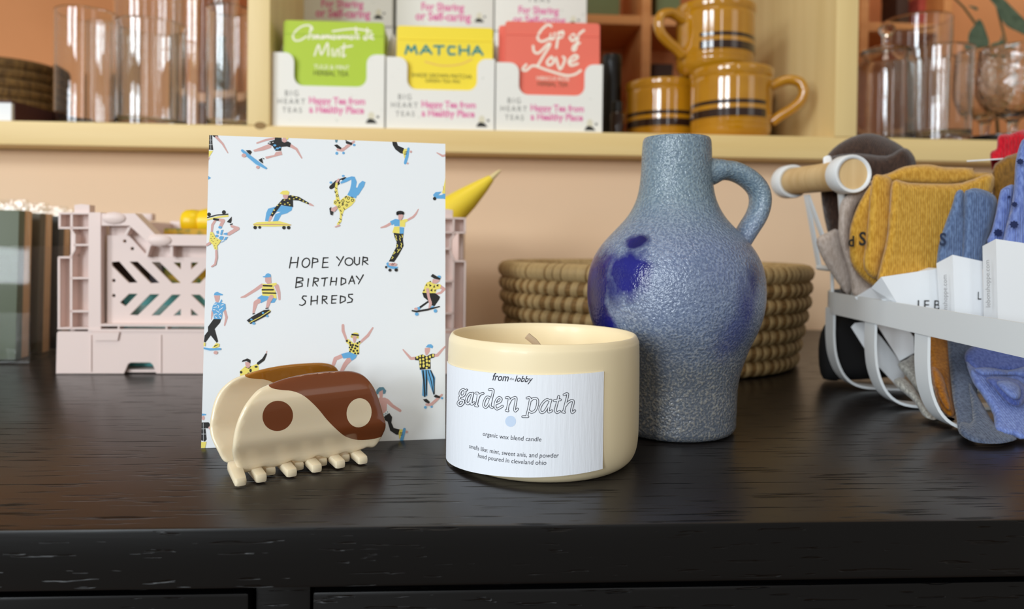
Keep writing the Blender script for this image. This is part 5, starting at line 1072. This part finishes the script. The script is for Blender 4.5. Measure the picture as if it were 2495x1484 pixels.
def display(colour, xl, xr, yb, tabL, tabR, cutL, cutR, ycut, pk, pm, label, plabel, KK):
    a = at(xl, yb, YB); b = at(xr, yb, YB); x0, x1 = a.x, b.x; z0 = ZB+.0003; zt = at((xl+xr)/2, (tabL+tabR)/2, YB).z
    ca = at(cutL, ycut, YB).x; cb_ = at(cutR, ycut, YB).x; zc = at((cutL+cutR)/2, ycut, YB).z; dp = .092
    t = thing('tea_display', label, 'display box', ((x0+x1)/2, YB+dp/2, ZB), 'open tea displays at the front of the shelf')
    r = .009
    ol = rounded([(x0, z0, 0), (x1, z0, 0), (x1, zt, 0), (cb_, zt, r), (cb_, zc, r), (ca, zc, r), (ca, zt, r), (x0, zt, 0)])
    v, f = prism_geo(ol, [], lambda u, v_, w: Vector((u, YB+w, v_)), 0, .0012); fp = obj('front_panel', v, f, M_carton, t, smooth=False)
    for xx in (x0, x1-.0012):
        so = rounded([(YB+.0013, z0, 0), (YB+dp, z0, 0), (YB+dp, zt+.04, 0), (YB+dp*.62, zt+.038, .01), (YB+dp*.3, zt+.005, .02), (YB+.0013, zt, 0)])
        v, f = prism_geo(so, [], lambda u, v_, w: Vector((xx+w, u, v_)), 0, .0012); obj('side_panel', v, f, M_carton, t, smooth=False)
    box('back_panel', x0+.0013, x1-.0013, YB+dp-.0012, YB+dp, z0, zt+.04, M_carton, t, b=0); box('base', x0+.0013, x1-.0013, YB+.0014, YB+dp-.0014, z0, z0+.001, M_carton, t, b=0)
    mb = MB(); W_ = xr-xl; Y = YB-.00006
    sl = (yb[1]-yb[0])/W_ if isinstance(yb, tuple) else .033
    for s_, fx0, fx1, dy in (('BIG', .115, .235, 66), ('HEART', .05, .295, 46), ('TEAS', .09, .265, 25)):
        text_on_front(mb, s_, xl+W_*fx0, yb-dy+W_*fx0*sl, xl+W_*fx1, Y, 1, spacing=1.35, hs=1.05)
    text_on_front(mb, 'Happy Tea from', xl+W_*.33, yb-49+W_*.35*sl, xl+W_*.83, Y, 0, hs=1.15, fat=.03)
    text_on_front(mb, 'a Healthy Place', xl+W_*.33, yb-27+W_*.35*sl, xl+W_*.82, Y, 0, hs=1.15, fat=.03)
    q = at(xl+W_*.885, yb-8+W_*.885*sl, YB); icon(mb, q.x, q.z, .0074, Y)
    mb.obj('lettering', [M_cpink, M_cgrey, M_cdark, M_cgold], fp, smooth=False, label='pink slogan, grey company words and a small dark emblem')
    # packets
    for k, (off, shift, dz) in enumerate(((.0022, 0, 0), (.0125, -.006 if colour == 'coral' else .002, -.0015), (.0225, .002, -.003), (.0325, 0, -.002), (.0425, .001, -.004))):
        pl, pr, ptl, ptr = pk; yy = YB+off; A_ = at(pl, ptl, YB+.002); B_ = at(pr, ptr, YB+.002); px0 = max(A_.x+shift, x0+.0016); px1 = min(B_.x+shift, x1-.0016); pz = (A_.z+B_.z)/2+dz
        p = thing('tea_packet', plabel if k == 0 else 'flat %s tea packet, %s from the front in its white display' % (colour, ('first', 'second', 'third', 'fourth', 'rearmost')[k]), 'tea packet', ((px0+px1)/2, yy, z0+.0012), None if k == 0 else 'packets behind the front %s packet' % colour)
        v, f = prism_geo(rounded([(px0, z0+.0012, .002), (px1, z0+.0012, .002), (px1, pz, .003), (px0, pz, .003)], 3), [], lambda u, v_, w: Vector((u, yy+w+(v_-z0)*.05, v_)), 0, .0075)
        pb = obj('packet', v, f, pm, p, smooth=False)
        if k == 0:
            fold = box('top_fold', px0+.0008, px1-.0008, yy-.0006+(pz-.012-z0)*.05, yy+.0004+(pz-.012-z0)*.05, pz-.0135, pz-.013, pm, p, b=0)
            m = MB(); Yp = lambda z: yy-.0001+(z-z0)*.05
            def put(V2, Fc, mi):
                Y3 = []
                for x_, y_ in V2:
                    c = at(x_, y_, yy); Y3.append((c.x, Yp(c.z), c.z))
                m.add(Y3, Fc, mi)
            def words(s_, x_l, y_b, x_r, mi, hs=1, **kw):
                V2, Fc = text2d(s_, **kw); w_ = x_r-x_l; put([(x_l+q_[0]*w_, y_b-q_[1]*w_*hs+q_[0]*w_*.033) for q_ in V2], Fc, mi)
            if colour == 'green':
                put(*(lambda r_: ([px((580, 0, 4.122), q_) for q_ in r_[0]], r_[1]))(strokes2d([(smooth_prof(l, 3), 17) for l in SCR['green']], 6)), 0)
                words('TULSI & MINT', 763, 166, 850, 0, 1.1); words('HERBAL TEA', 763, 182, 848, 1, 1.2)
            elif colour == 'yellow':
                put(*(lambda r_: ([px((640, 0, 2.141), q_) for q_ in r_[0]], r_[1]))(strokes2d([(l, 12.5) for l in [[(743, 276), (755, 232), (773, 264), (792, 232), (803, 276)], [(822, 276), (850, 232), (880, 276)], [(834, 261), (868, 261)], [(893, 235), (945, 235)], [(919, 235), (919, 279)], [(1003, 239), (972, 237), (966, 258), (974, 279), (1003, 278)], [(1027, 233), (1027, 280)], [(1075, 233), (1075, 281)], [(1027, 257), (1075, 257)], [(1094, 281), (1120, 236), (1148, 282)], [(1104, 265), (1138, 265)]]], 6)), 2)
                put(*strokes2d([(smooth_prof([(1035, 148), (1075, 158), (1120, 155), (1150, 142)], 4), 3)], 6), 3)
                words('SHADE GROWN MATCHA', 1002, 186, 1150, 1, 1.2); words('GREEN TEA MIX', 1036, 199, 1122, 1, 1.0)
            else:
                put(*(lambda r_: ([px((1050, 0, 4.122), q_) for q_ in r_[0]], r_[1]))(strokes2d([(smooth_prof(l, 3), 24) for l in SCR['coral']], 6)), 0)
                words('HIBISCUS ROSE', 1308, 193, 1388, 0, 1.1); words('HERBAL TEA', 1310, 208, 1384, 1, 1.2)
            m.obj('lettering', [M_scr, mat('packet_dark', (70, 70, 40), .7), mat('packet_teal', (38, 138, 140), .7), mat('packet_peach', (240, 190, 110), .7)], pb, smooth=False)
display('green', 663, 936, 298, 122, 138, 716, 893, 210, (688, 941, 42, 54), mat('packet_green', (180, 206, 48), .5), 'white tea display box holding green packets, left of three', 'green chamomile mint tea packet at the front of its white display', None)
display('yellow', 940, 1204, 307, 134, 148, 992, 1162, 219, (966, 1202, 57, 66), mat('packet_yellow', (252, 226, 56), .5), 'white tea display box holding yellow matcha packets, in the middle', 'yellow matcha packet with teal letters at the front of its display', None)
display('coral', 1207, 1467, 316, 147, 162, 1264, 1424, 232, (1232, 1464, 42, 58), mat('packet_coral', (242, 118, 98), .5), 'white tea display box holding coral packets, right of three beside the mugs', 'coral tea packet with white script at the front of its display', None)
YU = .862
for i, (xl, xr, yb, lab) in enumerate(((722, 956, 58, 'white tea carton standing in the back row behind the green packets'), (965, 1202, 66, 'white tea carton standing in the back row behind the yellow packets'), (1205, 1429, 74, 'white tea carton standing in the back row behind the coral packets'))):
    a = at(xl, yb, YU); b = at(xr, yb, YU); zb = a.z
    t = thing('tea_carton', 'white tea carton supporting the back row, behind the %s display' % ('green', 'yellow', 'coral')[i], 'carton', ((a.x+b.x)/2, YU+.05, ZB), 'cartons under the back row'); box('carton', a.x, b.x, YU+.002, YU+.11, ZB+.0003, zb-.0006, M_carton, t, b=.0008)
    t = thing('tea_carton', lab, 'carton', ((a.x+b.x)/2, YU+.05, zb)); cb_ = box('carton', a.x, b.x, YU, YU+.11, zb, zb+.14, M_carton, t, b=.0008)
    mb = MB(); W_ = xr-xl; Y = YU-.0001
    text_on_front(mb, 'For Sharing', xl+W_*.26, yb-42, xl+W_*.70, Y, 0, hs=1.15, fat=.03); text_on_front(mb, 'or Self-caring', xl+W_*.20, yb-18, xl+W_*.77, Y, 0, hs=1.15, fat=.03)
    text_on_front(mb, 'TEAS', xl+W_*.36, yb-70, xl+W_*.60, Y, 1, spacing=1.5)
    q = at(xl+W_*.855, yb-14, YU); icon(mb, q.x, q.z, .0074, Y); mb.obj('lettering', [M_cpink, M_cgrey, M_cdark, M_cgold], cb_, smooth=False)

# ------------------------------------------------------------------ mugs
M_must = mat('mustard_glaze', (192, 134, 24), .08, spec=.8, coat=.9, var=(60, (182, 124, 18), (1, 1, 1), .3, .7)); M_stripe = mat('brown_stripe', (48, 28, 20), .1, coat=.6)
RM, HM = .0435, .0745
MUG = [(0, .0035), (.028, .0035), (.030, .0006), (.033, 0), (.0352, .0012), (.0385, .005), (.0410, .010), (.0414, .0135), (.0406, .0142), (.0412, .0155), (.0416, .019), (.0408, .0197), (.0415, .0208), (.0420, .026), (.0420, .060), (.0424, .0635), (.0418, .0642), (.0430, .0665), (.0435, .0715), (.0434, .0738), (.0424, .0746), (.0412, .0738), (.0402, .068), (.0396, .05), (.038, .014), (.03, .008), (0, .0065)]
def arc_band(c, z0, z1, a0, a1, n=48):
    V = []; Fc = []
    for i in range(n+1):
        a = a0+(a1-a0)*i/n
        for r, z in ((.0419, z0), (.0423, z0+.0003), (.0423, z1-.0003), (.0419, z1)): V.append((c.x+r*math.sin(a), c.y-r*math.cos(a), c.z+z))
    for i in range(n):
        for k in range(3): Fc.append((i*4+k, i*4+4+k, i*4+5+k, i*4+1+k))
    return V, Fc
def mug(c, hang, label):
    t = thing('mug', label, 'mug', c, 'mustard mugs with brown stripes')
    lathe('body', MUG, c, M_must, t, n=64, angle=50)
    for z0, z1 in ((.0215, .0298), (.0343, .0386)):
        v, f = arc_band(c, z0, z1, hang+math.radians(32), hang+math.radians(328)); obj('stripe', v, f, M_stripe, t)
    u = Vector((math.sin(hang), -math.cos(hang), 0))
    P = smooth_prof([(.0405, .057), (.048, .0605), (.058, .0630), (.0685, .0595), (.0725, .050), (.069, .040), (.060, .032), (.050, .026), (.0415, .0195)], 4)
    n_ = len(P); tube('handle', [c+u*r+Vector((0, 0, z)) for r, z in P], [.0046 if k < n_*.7 else .0046-.001*(k-n_*.7)/(n_*.3) for k in range(n_)], M_must, t, n=14, flat=.0058, up=(0, 0, 1)) if False else tube('handle', [c+u*r+Vector((0, 0, z)) for r, z in P], .0068, M_must, t, n=14, flat=.0052, up=(-u.y, u.x, 0))
m1 = at(1779, 320, .774); mug(Vector((m1.x, .774, ZB+.0002)), math.radians(68), 'large front mustard mug with its handle to the right, on the shelf edge')
m2 = at(1622, 320, .832); mug(Vector((m2.x-.001, .842, ZB+.0002)), math.radians(200), 'mustard mug partly behind the front mug, left of it, on the shelf')
m4 = at(1825, 320, .874); mug(Vector((.3165, .873, ZB+.0002)), math.radians(180), 'mustard mug behind the front mug, against the shelf upright')
m3 = at(1742, 100, .800); mug(Vector((m3.x, .800, ZB+.0002+HM+.0004)), math.radians(-72), 'mustard mug with its handle to the left, stacked on top of the other mugs')
M_can = mat('black_tin', (16, 15, 15), .35)
c0 = at(1490, 265, .85); t = thing('tin', 'tall black tin behind the coral tea display', 'tin', (c0.x, .85, ZB)); hh = at(1490, 136, .85).z-ZB
lathe('body', [(0, 0), (.0105, 0), (.0108, .001), (.0108, hh-.012), (0, hh-.012)], (c0.x, .85, ZB+.0003), M_can, t, n=32); lathe('lid', [(.0, hh-.012), (.0113, hh-.012), (.0113, hh-.001), (.0105, hh), (0, hh)], (c0.x, .85, ZB+.0003), M_can, t, n=32)
c0 = at(1504, 265, .79); t = thing('bottle', 'small dark brown bottle standing in front of the black tin', 'bottle', (c0.x, .79, ZB)); hh = at(1504, 248, .79).z-ZB
lathe('body', [(0, 0), (.0068, 0), (.0072, .001), (.0072, hh*.68), (.005, hh*.75), (0, hh*.76)], (c0.x, .79, ZB+.0003), mat('brown_bottle', (40, 20, 14), .15, coat=.4), t, n=28); lathe('cap', [(0, hh*.75), (.0056, hh*.75), (.0056, hh*.985), (.005, hh), (0, hh)], (c0.x, .79, ZB+.0003), M_can, t, n=28)

# ------------------------------------------------------------------ glassware, book and basket in the left cubby
def tumbler(nm, label, c, r0, r1, h, base, th=.0014, facets=0, group=None):
    t = thing(nm, label, 'glass', c, group)
    pr = [(0, 0), (r0-.004, 0), (r0-.0022, .0001), (r0-.0006, .0008), (r0, .0024), (r0+.0001, .004), (r0+(r1-r0)*.5, h*.5), (r1, h-.003), (r1, h-.0012), (r1-th*.2, h-.0003), (r1-th*.5, h), (r1-th*.8, h-.0003), (r1-th, h-.0012), (r1-th, h-.003), (r0+(r1-r0)*.5-th, h*.5), (r0-th, base+.006), (r0-th-.0002, base+.004), (r0-th-.001, base+.0016), (r0-th-.003, base+.0003), (r0-th-.005, base), (0, base)]
    o = lathe('bowl', pr, c, M_glass, t, n=facets or 56, angle=50 if not facets else 12); return t
zz = ZB+.0003
for lab, x, Y, r, ytop, base in (('clear straight tumbler at the left end of the glassware, beside the book', 212, .800, .0305, 34, .006), ('clear straight tumbler in the front row, second from the left', 368, .785, .0345, 62, .008), ('clear tumbler at the front beside the left shelf upright', 556, .780, .0215, 22, .008)):
    p = at(x, 250, Y); tumbler('tumbler', lab, Vector((p.x, Y, zz)), r, r, at(x, ytop, Y).z-zz, base, group='clear tumblers in the left cubby')
for lab, x, Y, r, hgt in (('tall clear glass cylinder rising out of frame behind the front tumblers', 362, .885, .037, .20), ('tall clear glass cylinder rising out of frame nearest the left upright', 500, .862, .036, .21), ('clear glass cylinder at the back of the left cubby, farthest left', 272, .95, .030, .155)):
    p = at(x, 250, Y); tumbler('glass_cylinder', lab, Vector((p.x, Y, zz)), r, r, hgt, .009, group='tall glass cylinders in the left cubby')
b0 = at(-60, 280, .735); b1 = at(28, 280, .735); b2 = at(228, 280, .84)
t = thing('book', 'book with dark red cover and white pages lying on the left shelf', 'book', (b0.x+.03, .78, ZB)); zt = at(10, 245, .735).z
P0 = Vector((b1.x, .735, 0)); P1 = Vector((b2.x-.012, .862, 0)); P2 = P1+(Vector((b0.x, .735, 0))-P0); P3 = Vector((b0.x, .735, 0))
def slab(nm, pts, z0, z1, m, par):
    V = [Vector((p.x, p.y, z)) for z in (z0, z1) for p in pts]; k = len(pts)
    return obj(nm, V, [tuple(range(k)), tuple(range(2*k-1, k-1, -1))]+[(i, (i+1) % k, k+(i+1) % k, k+i) for i in range(k)], m, par, smooth=False)
M_cover = mat('dark_red_cover', (78, 40, 34), .6)
slab('back_cover', [P0, P1, P2, P3], ZB+.0003, ZB+.002, M_cover, t); slab('front_cover', [P0, P1, P2, P3], zt-.002, zt, M_cover, t)
e1 = (P1-P0).normalized()*.003; e2 = (P3-P0).normalized()*.002
slab('pages', [P0+e2*.2+e1*.1, P1-e1+e2, P2-e1-e2, P3+e1*.1-e2], ZB+.002, zt-.002, M_paper, t); sp_ = (P1-P0).normalized()
slab('spine', [P0-e2*.4+sp_*.004, P1-e2*.4, P1+e2*.2, P0+e2*.2+sp_*.004], ZB+.0005, zt-.0003, M_cover, t)
c = at(20, 220, .93); c = Vector((c.x-.012, .95, ZB+.0003+.022)); 
t = thing('woven_basket', 'small dark woven grass basket behind the book on the left shelf', 'basket', Vector((c.x, c.y, ZB))); M_dkst = mat('dark_grass', (128, 96, 50), .8, var=(1, (84, 60, 30), (300, 300, 60), .35, .65))
hb_ = at(20, 158, .95).z-ZB
for i in range(9):
    v, f = tube_geo([(c.x+(.056-.00*i)*math.cos(2*math.pi*k/48), c.y+(.056)*math.sin(2*math.pi*k/48), ZB+.004+i*(hb_-.006)/8.6) for k in range(48)], (hb_-.006)/8.6*.58, 8, closed=True, up=(0, 0, 1)); obj('coil', v, f, M_dkst, t)

# ------------------------------------------------------------------ glassware, tray and stems in the right cubby
p = at(2285, 300, .790); tumbler('tumbler', 'clear tumbler with a thick faceted base, in the right cubby', Vector((p.x, .790, zz)), .0325, .0345, at(2285, 122, .79).z-zz, .013, .0018, 0, 'tumblers in the right cubby')
p2 = at(2160, 300, .80); c = Vector((p2.x, .803, zz)); t = thing('lidded_jar', 'clear glass jar with a knobbed glass lid, beside the right upright', 'jar', c)
jh = at(2160, 132, .80).z-zz
lathe('bowl', [(0, 0), (.030, 0), (.032, .002), (.032, .004), (.032, jh-.014), (.0316, jh-.011), (.0275, jh-.005), (.0266, jh-.002), (.0262, jh), (.0252, jh), (.0252, jh-.003), (.026, jh-.006), (.0302, jh-.012), (.0305, jh-.014), (.0305, .012), (.030, .009), (.028, .0075), (.025, .007), (0, .007)], c, M_glass, t, n=56)
kz = at(2165, 60, .80).z-zz
lathe('lid', [(0, jh+.0005), (.0262, jh+.0005), (.0270, jh+.002), (.0262, jh+.004), (.016, jh+.008), (.0052, jh+.0105), (.0042, jh+.014), (.0050, jh+.017), (.0044, jh+.0195), (.0075, kz-.008), (.0088, kz-.004), (.007, kz), (0, kz+.001)], c, M_glass, t, n=48)
p = at(2230, 280, .90); tumbler('tumbler', 'clear tall tumbler at the back of the right cubby behind the jar', Vector((p.x, .90, zz)), .038, .040, at(2230, 50, .90).z-zz, .010, .0016, 0, 'tumblers in the right cubby')
M_blkg = mat('black_lacquer', (14, 14, 15), .12)
p = at(2470, 320, .80); c = Vector((p.x+.012, .825, zz)); t = thing('tray', 'round black lacquered tray under the bubbled goblets', 'tray', c)
lathe('plate', [(0, 0), (.062, 0), (.066, .002), (.0715, .0135), (.0712, .0150), (.0695, .0146), (.064, .0055), (0, .005)], c, M_blkg, t, n=64)
M_bub = mat('seeded_glass', (248, 250, 248), .0, trans=1, ior=1.46, bump=('voronoi', 150, .55, .0012, (1, 1, 1)))
def goblet(label, x, Y, ytop, ybowl, r, rest):
    p = at(x, 200, Y); c = Vector((p.x, Y, zz+rest)); t = thing('goblet', label, 'glass', c, 'bubbled goblets in the right cubby'); h = at(x, ytop, Y).z-c.z; hb2 = at(x, ybowl, Y).z-c.z
    pr = smooth_prof([(0, 0), (r*.7, .0004), (r*.72, .002), (.006, .006), (.0045, hb2*.5), (.007, hb2-.004), (r*.6, hb2+.003), (r*.95, hb2+(h-hb2)*.3), (r, hb2+(h-hb2)*.55), (r*.93, h-.002), (r*.90, h), (r*.87, h-.002), (r*.94, hb2+(h-hb2)*.55), (r*.88, hb2+(h-hb2)*.32), (r*.5, hb2+.006), (0, hb2+.004)], 3)
    lathe('bowl', [(max(0, a), b) for a, b in pr], c, M_bub, t, n=48); return t
goblet('bubbled glass goblet on the black tray at the right edge', 2470, .822, 122, 285, .038, .0052); goblet('bubbled glass goblet behind the tray, next to the faceted tumbler', 2402, .915, 130, 290, .034, 0)
M_leaf = mat('eucalyptus_leaf', (98, 116, 92), .55, var=(120, (76, 94, 72), (1, 1, 1), .35, .65)); M_stem = mat('stem', (112, 100, 66), .7)
pv = at(2440, 320, .975); t = thing('eucalyptus_sprig', 'grey-green leafy sprig leaning at the back of the right cubby', 'plant', Vector((pv.x, .975, ZB)))
tube('stem', [(pv.x, .975, ZB+.0008), at(2420, 180, .97), at(2400, 90, .965), at(2350, 20, .965), at(2290, -40, .965)], [.0022, .002, .0018, .0015, .001], M_stem, t, n=8); tube('stem', [at(2420, 180, .97), at(2450, 100, .97), at(2430, 20, .97), at(2440, -40, .97)], .0015, M_stem, t, n=8)
KL = (1980, 0, 3.905)
for pts in ([(1580, 180), (1540, 240), (1490, 310), (1480, 400), (1510, 470), (1600, 500), (1660, 470), (1680, 400), (1650, 300), (1620, 220)], [(1680, -20), (1740, 60), (1780, 160), (1850, 250), (1950, 300), (2030, 330), (2060, 240), (1960, 130), (1870, 40), (1790, -30)], [(1480, 55), (1520, 80), (1560, 100), (1575, 80), (1540, 60)], [(1700, 420), (1780, 390), (1800, 330), (1820, 400), (1900, 430), (1980, 420), (1960, 500), (1820, 520), (1700, 490)]):
    lobe('leaf', KL, pts, .962+.004*random.random(), .0016, M_leaf, t, edge=6, grid=14)

# ------------------------------------------------------------------ room seen through the shelf: another wooden shelf unit with goods
YR = 1.20
R_ = thing('back_shelf_unit', 'orange-toned wooden cubby shelf in the room behind the tea and mugs', 'shelf', (.3, YR+.08, -.84))
xs = [at(466, 150, YR).x, at(1574, 150, YR).x, at(2104, 150, YR).x, at(2308, 150, YR).x]; xm = (xs[0]+xs[1])/2
zsh = [at(1500, 47, YR).z]; zl = at(530, 246, YR).z
for x in xs+[xm]: box('upright', x-.0075, x+.0075, YR, YR+.16, -.84, .9, M_farwood, R_)
EDG = sorted(xs+[xm])
for a, b in zip(EDG, EDG[1:]):
    for z in ((zl if a < xm-.01 else zsh[0]), zsh[0]+.26, zsh[0]-.22):
        box('shelf_board', a+.0077, b-.0077, YR+.001, YR+.159, z-.0075, z+.0075, M_farwood, R_)
    box('back_panel', a+.0077, b-.0077, YR+.1592, YR+.165, -.6, .9, mat('back_panel_orange', (222, 148, 96), .8), R_, b=0)
def far_item(nm, lab, cat, xl, xr, yt, zb, Y, m, dp=.06):
    a = at(xl, yt, Y); b = at(xr, yt, Y); t = thing(nm, lab, cat, ((a.x+b.x)/2, Y+dp/2, zb)); box('body', a.x, b.x, Y, Y+dp, zb+.0003, max(a.z, zb+.02), m, t, b=.002); box('lid', a.x-.0004, b.x+.0004, Y-.0004, Y+dp, max(a.z, zb+.02)-.012, max(a.z, zb+.02)+.0004, m, t, b=.002); return t
M_grn = mat('green_card', (112, 124, 84), .7); M_dkb = mat('dark_goods', (62, 40, 30), .7); M_pk = mat('faded_red', (186, 82, 70), .7)
zt1 = zsh[0]+.0076
far_item('gift_box', 'sage green box on the back shelf, above the coral tea display', 'box', 1432, 1512, -90, zt1, YR+.03, M_grn); far_item('gift_box', 'sage green box on the back shelf, left of the top mug', 'box', 1602, 1660, -90, zt1, YR+.03, M_grn)
far_item('gift_box', 'dark brown box low on the back shelf behind the left glasses', 'box', 478, 575, 262, zl-.0076-.075, YR+.03, M_dkb) if False else None
c = at(540, 150, YR+.07); t = thing('vase', 'dark brown vase on the back shelf behind the left glasses', 'vase', (c.x, YR+.07, zl+.0076)); hv = at(540, 95, YR+.07).z-zl-.0076
lathe('body', smooth_prof([(0, .0002), (.018, .0002), (.03, .02), (.034, .045), (.026, .07), (.012, hv-.012), (.014, hv), (.011, hv), (.009, hv-.012), (0, hv-.02)], 3), (c.x, YR+.07, zl+.0078), M_dkb, t, n=40)
zfl = zsh[0]-.22+.0076
far_item('gift_box', 'dark brown box on the back shelf behind the left mug', 'box', 1590, 1640, 155, zfl, YR+.05, M_dkb, .05)
far_item('gift_box', 'dark box at the upper left of the right cubby, on the back shelf', 'box', 2110, 2118, -10, zt1, YR+.05, M_dkb, .05)
far_item('gift_box', 'dark brown box on the back shelf above the right tumblers', 'box', 2186, 2216, -30, zt1, YR+.05, M_dkb, .05); far_item('gift_box', 'faded red box on the back shelf above the right tumblers', 'box', 2240, 2262, -10, zt1, YR+.05, M_pk, .05)
far_item('gift_box', 'dark red box on the back shelf just above the faceted tumbler', 'box', 2262, 2292, 82, zfl, YR+.05, mat('dark_red_goods', (96, 44, 32), .7), .05)
